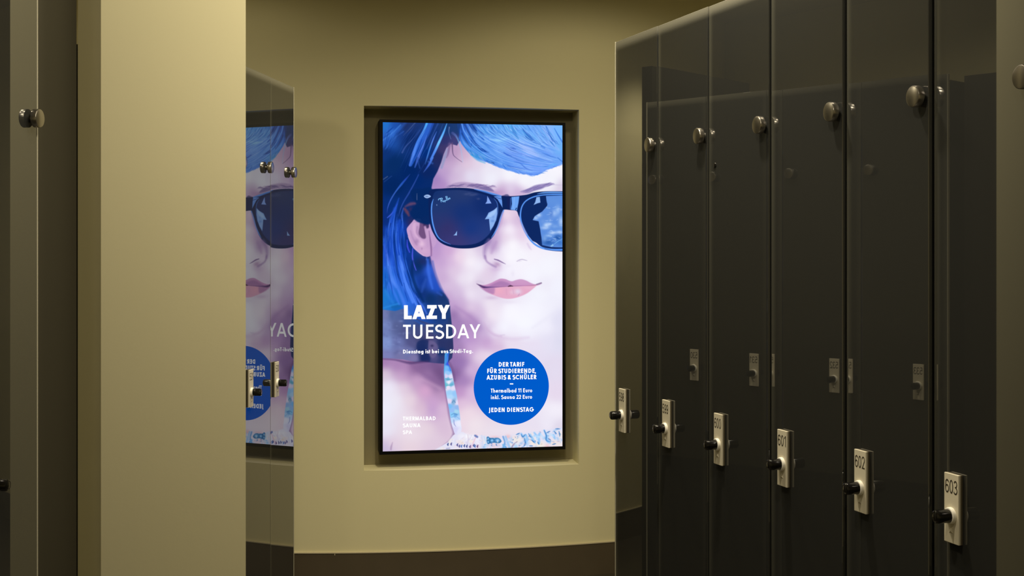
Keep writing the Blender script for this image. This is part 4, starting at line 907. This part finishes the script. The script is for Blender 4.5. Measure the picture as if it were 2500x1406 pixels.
# ---------------------------------------------------------------- display in the recess
DA = Vector(((934.5 - CX) / F * 6.11, 6.11)); DB = Vector(((1373. - CX) / F * 6.27, 6.27))
DZ0, DZ1 = .650, 2.2865
du = (DB - DA).normalized(); dn = Vector((du.y, -du.x))   # dn towards the room
DW, DH = (DB - DA).length, DZ1 - DZ0
MD = Matrix(((du.x, -dn.x, 0, DA.x), (du.y, -dn.y, 0, DA.y), (0, 0, 1, DZ0), (0, 0, 0, 1)))   # x along the panel, y into the wall, z up
disp = tag(empty('wall_display', MD), 'tall lit advertising display in the recess of the back wall', 'display')
depth = ((RL + rn * RD) - DA).dot(rn)
bz = .0165
bm = bmesh.new(); box(bm, -bz, DW + bz * .9, .0030, depth - .002, -bz * .95, DH + bz * .85, .003)
obj('display_housing', bm, M_BEZEL, disp)
bm = bmesh.new()
for x0, x1, z0, z1 in ((-bz, 0, -bz * .95, DH + bz * .85), (DW, DW + bz * .9, -bz * .95, DH + bz * .85), (0, DW, -bz * .95, 0), (0, DW, DH, DH + bz * .85)):
    box(bm, x0, x1, -.004, .004, z0, z1)
obj('display_frame', bm, M_BEZEL, disp)

# homography between the panel (x, z in metres) and the picture units of the advertisement
PIC = [(934.3, 300.0), (1373.6, 304.6), (1372.2, 1088.2), (935.2, 1104.0)]
def homography(src, dst):
    A = []; b = []
    for (x, y), (u, v) in zip(src, dst):
        A.append([x, y, 1, 0, 0, 0, -u * x, -u * y]); b.append(u)
        A.append([0, 0, 0, x, y, 1, -v * x, -v * y]); b.append(v)
    h = np.linalg.solve(np.array(A), np.array(b))
    return np.append(h, 1).reshape(3, 3)
HM = homography([(0, DH), (DW, DH), (DW, 0), (0, 0)], PIC); HI = np.linalg.inv(HM)
def to_panel(px, py):
    v = HI @ np.array([px, py, 1.]); return Vector((v[0] / v[2], v[1] / v[2]))

NX, NY = 560, 1000
gx = np.linspace(0, DW, NX); gz = np.linspace(DH, 0, NY)
GX, GZ = np.meshgrid(gx, gz)
q = np.einsum('ij,jab->iab', HM, np.stack([GX, GZ, np.ones_like(GX)]))
RGB = paint_advert(q[0] / q[2], q[1] / q[2]) / 255.
LIN = np.where(RGB <= .04045, RGB / 12.92, ((RGB + .055) / 1.055) ** 2.4)
verts = np.stack([GX, np.zeros_like(GX), GZ], -1).reshape(-1, 3)
ii = (np.arange(NY - 1)[:, None] * NX + np.arange(NX - 1)[None, :]).reshape(-1)
faces = np.stack([ii, ii + NX, ii + NX + 1, ii + 1], 1)
me = bpy.data.meshes.new('screen_picture')
me.vertices.add(len(verts)); me.vertices.foreach_set('co', verts.astype(np.float32).ravel())
me.loops.add(faces.size); me.loops.foreach_set('vertex_index', faces.astype(np.int32).ravel())
me.polygons.add(len(faces)); me.polygons.foreach_set('loop_start', np.arange(0, faces.size, 4, dtype=np.int32)); me.polygons.foreach_set('loop_total', np.full(len(faces), 4, np.int32))
me.update(calc_edges=True)
at = me.color_attributes.new('advert', 'FLOAT_COLOR', 'POINT')
at.data.foreach_set('color', np.concatenate([LIN.reshape(-1, 3), np.ones((NX * NY, 1))], 1).astype(np.float32).ravel())
m = bpy.data.materials.new('lit advertisement'); m.use_nodes = True; nt = m.node_tree
for n in list(nt.nodes): nt.nodes.remove(n)
mo = nt.nodes.new('ShaderNodeOutputMaterial'); e = nt.nodes.new('ShaderNodeEmission'); a_ = nt.nodes.new('ShaderNodeVertexColor'); a_.layer_name = 'advert'
e.inputs['Strength'].default_value = 1.02
nt.links.new(a_.outputs['Color'], e.inputs['Color']); nt.links.new(e.outputs[0], mo.inputs[0])
me.materials.append(m)
so = bpy.data.objects.new('screen_picture', me); COL.objects.link(so); so.parent = disp
so['label'] = 'portrait of a young woman with blue hair and dark sunglasses'

# blue badge
c = to_panel(1248.4, 944.2); r = ((to_panel(1340, 944) - to_panel(1157, 944)).length) / 2
bm = bmesh.new(); bm.faces.new([bm.verts.new((c.x + r * math.cos(t), -.0008, c.y + r * math.sin(t))) for t in [2 * math.pi * k / 96 for k in range(96)]])
badge = obj('price_badge', bm, M_BLUE, disp); badge['label'] = 'round blue price badge'


def line(name, s, w, p0, p1, cap_px, parent, track=0.):
    """p0, p1: picture positions of the two ends of the base line; cap_px: cap height there"""
    polys, wd = text_polys(s, w, track)
    A, B = to_panel(*p0), to_panel(*p1)
    up = to_panel(p0[0], p0[1] - cap_px) - A
    hgt = up.length; sx = (B - A).length / wd
    t = (B - A).normalized()
    bm = bmesh.new()
    for p in polys:
        bm.faces.new([bm.verts.new((A.x + t.x * x * sx, -.0016, A.y + t.y * x * sx + y * hgt)) for x, y in p])
    return obj(name, bm, M_WHITE, parent)


line('headline', 'LAZY', .245, (986.4, 781.8), (1097.9, 779.9), 34.2, disp)
line('headline', 'TUESDAY', .150, (984.2, 829.6), (1172.4, 826.6), 34.4, disp)
line('subtitle', 'Dienstag ist bei uns Studi-Tag.', .205, (984.3, 865.4), (1154.6, 862.4), 9.4, disp)
line('club_line', 'THERMALBAD', .20, (984, 1028.2), (1063.7, 1027.0), 9.4, disp)
line('club_line', 'SAUNA', .20, (984, 1045.0), (1026.9, 1044.2), 9.4, disp)
line('club_line', 'SPA', .20, (984, 1061.3), (1006.4, 1060.8), 8.8, disp)
line('badge_line', 'DER TARIF', .215, (1217.4, 895.6), (1279.7, 894.7), 11.0, badge)
line('badge_line', 'FÜR STUDIERENDE,', .215, (1189.3, 911.8), (1307.6, 910.3), 11.0, badge)
line('badge_line', 'AZUBIS & SCHÜLER', .215, (1187.7, 927.6), (1309.0, 925.4), 11.0, badge)
line('badge_dash', '–', .29, (1244.4, 940.6), (1252.7, 940.6), 9.5, badge)
line('badge_line', 'Thermalbad 11 Euro', .185, (1197.8, 959.2), (1298.8, 957.4), 9.9, badge)
line('badge_line', 'inkl. Sauna 22 Euro', .185, (1198.2, 975.0), (1298.5, 973.0), 9.7, badge)
line('badge_line', 'JEDEN DIENSTAG', .215, (1193.2, 1006.6), (1302.7, 1004.3), 10.8, badge)

# ---------------------------------------------------------------- light
def spot(name, loc, power, col, size=160, blend=.6, rad=.05, target=None):
    l = bpy.data.lights.new(name, 'SPOT'); l.energy = power; l.color = col; l.spot_size = math.radians(size); l.spot_blend = blend; l.shadow_soft_size = rad
    o = bpy.data.objects.new(name, l); COL.objects.link(o); o.location = loc
    if target is not None:
        d = Vector(target) - Vector(loc); o.rotation_euler = d.to_track_quat('-Z', 'Y').to_euler()
    return o


WARM, NEUTRAL = (1.0, .88, .61), (1.0, .885, .67)
for loc, power, cone, blend in (((-.50, 2.70, 3.05), 26, 170, .3), ((.20, .60, 3.05), 29, 170, .3), ((1.90, 4.40, 3.05), 18, 170, .3), ((-2.20, 4.30, 3.05), 15, 170, .3),
        ((.10, 3.60, 3.05), 38, 170, .3), ((-.10, 1.80, 3.05), 58, 170, .3), ((.60, 5.20, 3.05), 13, 170, .3), ((-.20, 4.60, 3.10), 110, 115, 1.), ((-.20, 5.00, 3.10), 30, 100, 1.),
        ((-1.50, 5.30, 3.05), 4, 170, .3), ((-2.15, 5.74, 2.95), 85, 110, 1.), ((1.20, 5.20, 3.05), 12.5, 120, 1.), ((.25, 2.90, 3.10), 120, 130, 1.)):  # the spot behind the partition is added to brighten the wall mirrored in the glass
    spot('added_spot', loc, power, WARM if loc[1] > 3 else NEUTRAL, cone, blend)  # unseen spots without fittings, added and powered to fit the room's brightness

w = bpy.data.worlds.new('world'); scene.world = w; w.use_nodes = True
w.node_tree.nodes['Background'].inputs[0].default_value = (.01, .009, .006, 1)
w.node_tree.nodes['Background'].inputs[1].default_value = 1.

# ---------------------------------------------------------------- camera
cam = bpy.data.cameras.new('camera'); co = bpy.data.objects.new('camera', cam); COL.objects.link(co)
co.location = (0, 0, EYE); co.rotation_euler = (math.radians(90), 0, 0)
cam.sensor_width = 36; cam.lens = 36 * F / 2500.
cam.shift_y = -(703. - HY) / 2500.
cam.clip_start = .05
scene.camera = co
scene.view_settings.view_transform = 'Standard'
scene.view_settings.look = 'None'
scene.view_settings.exposure = 0.
scene.view_settings.gamma = 1.
scene.view_settings.use_curve_mapping = False
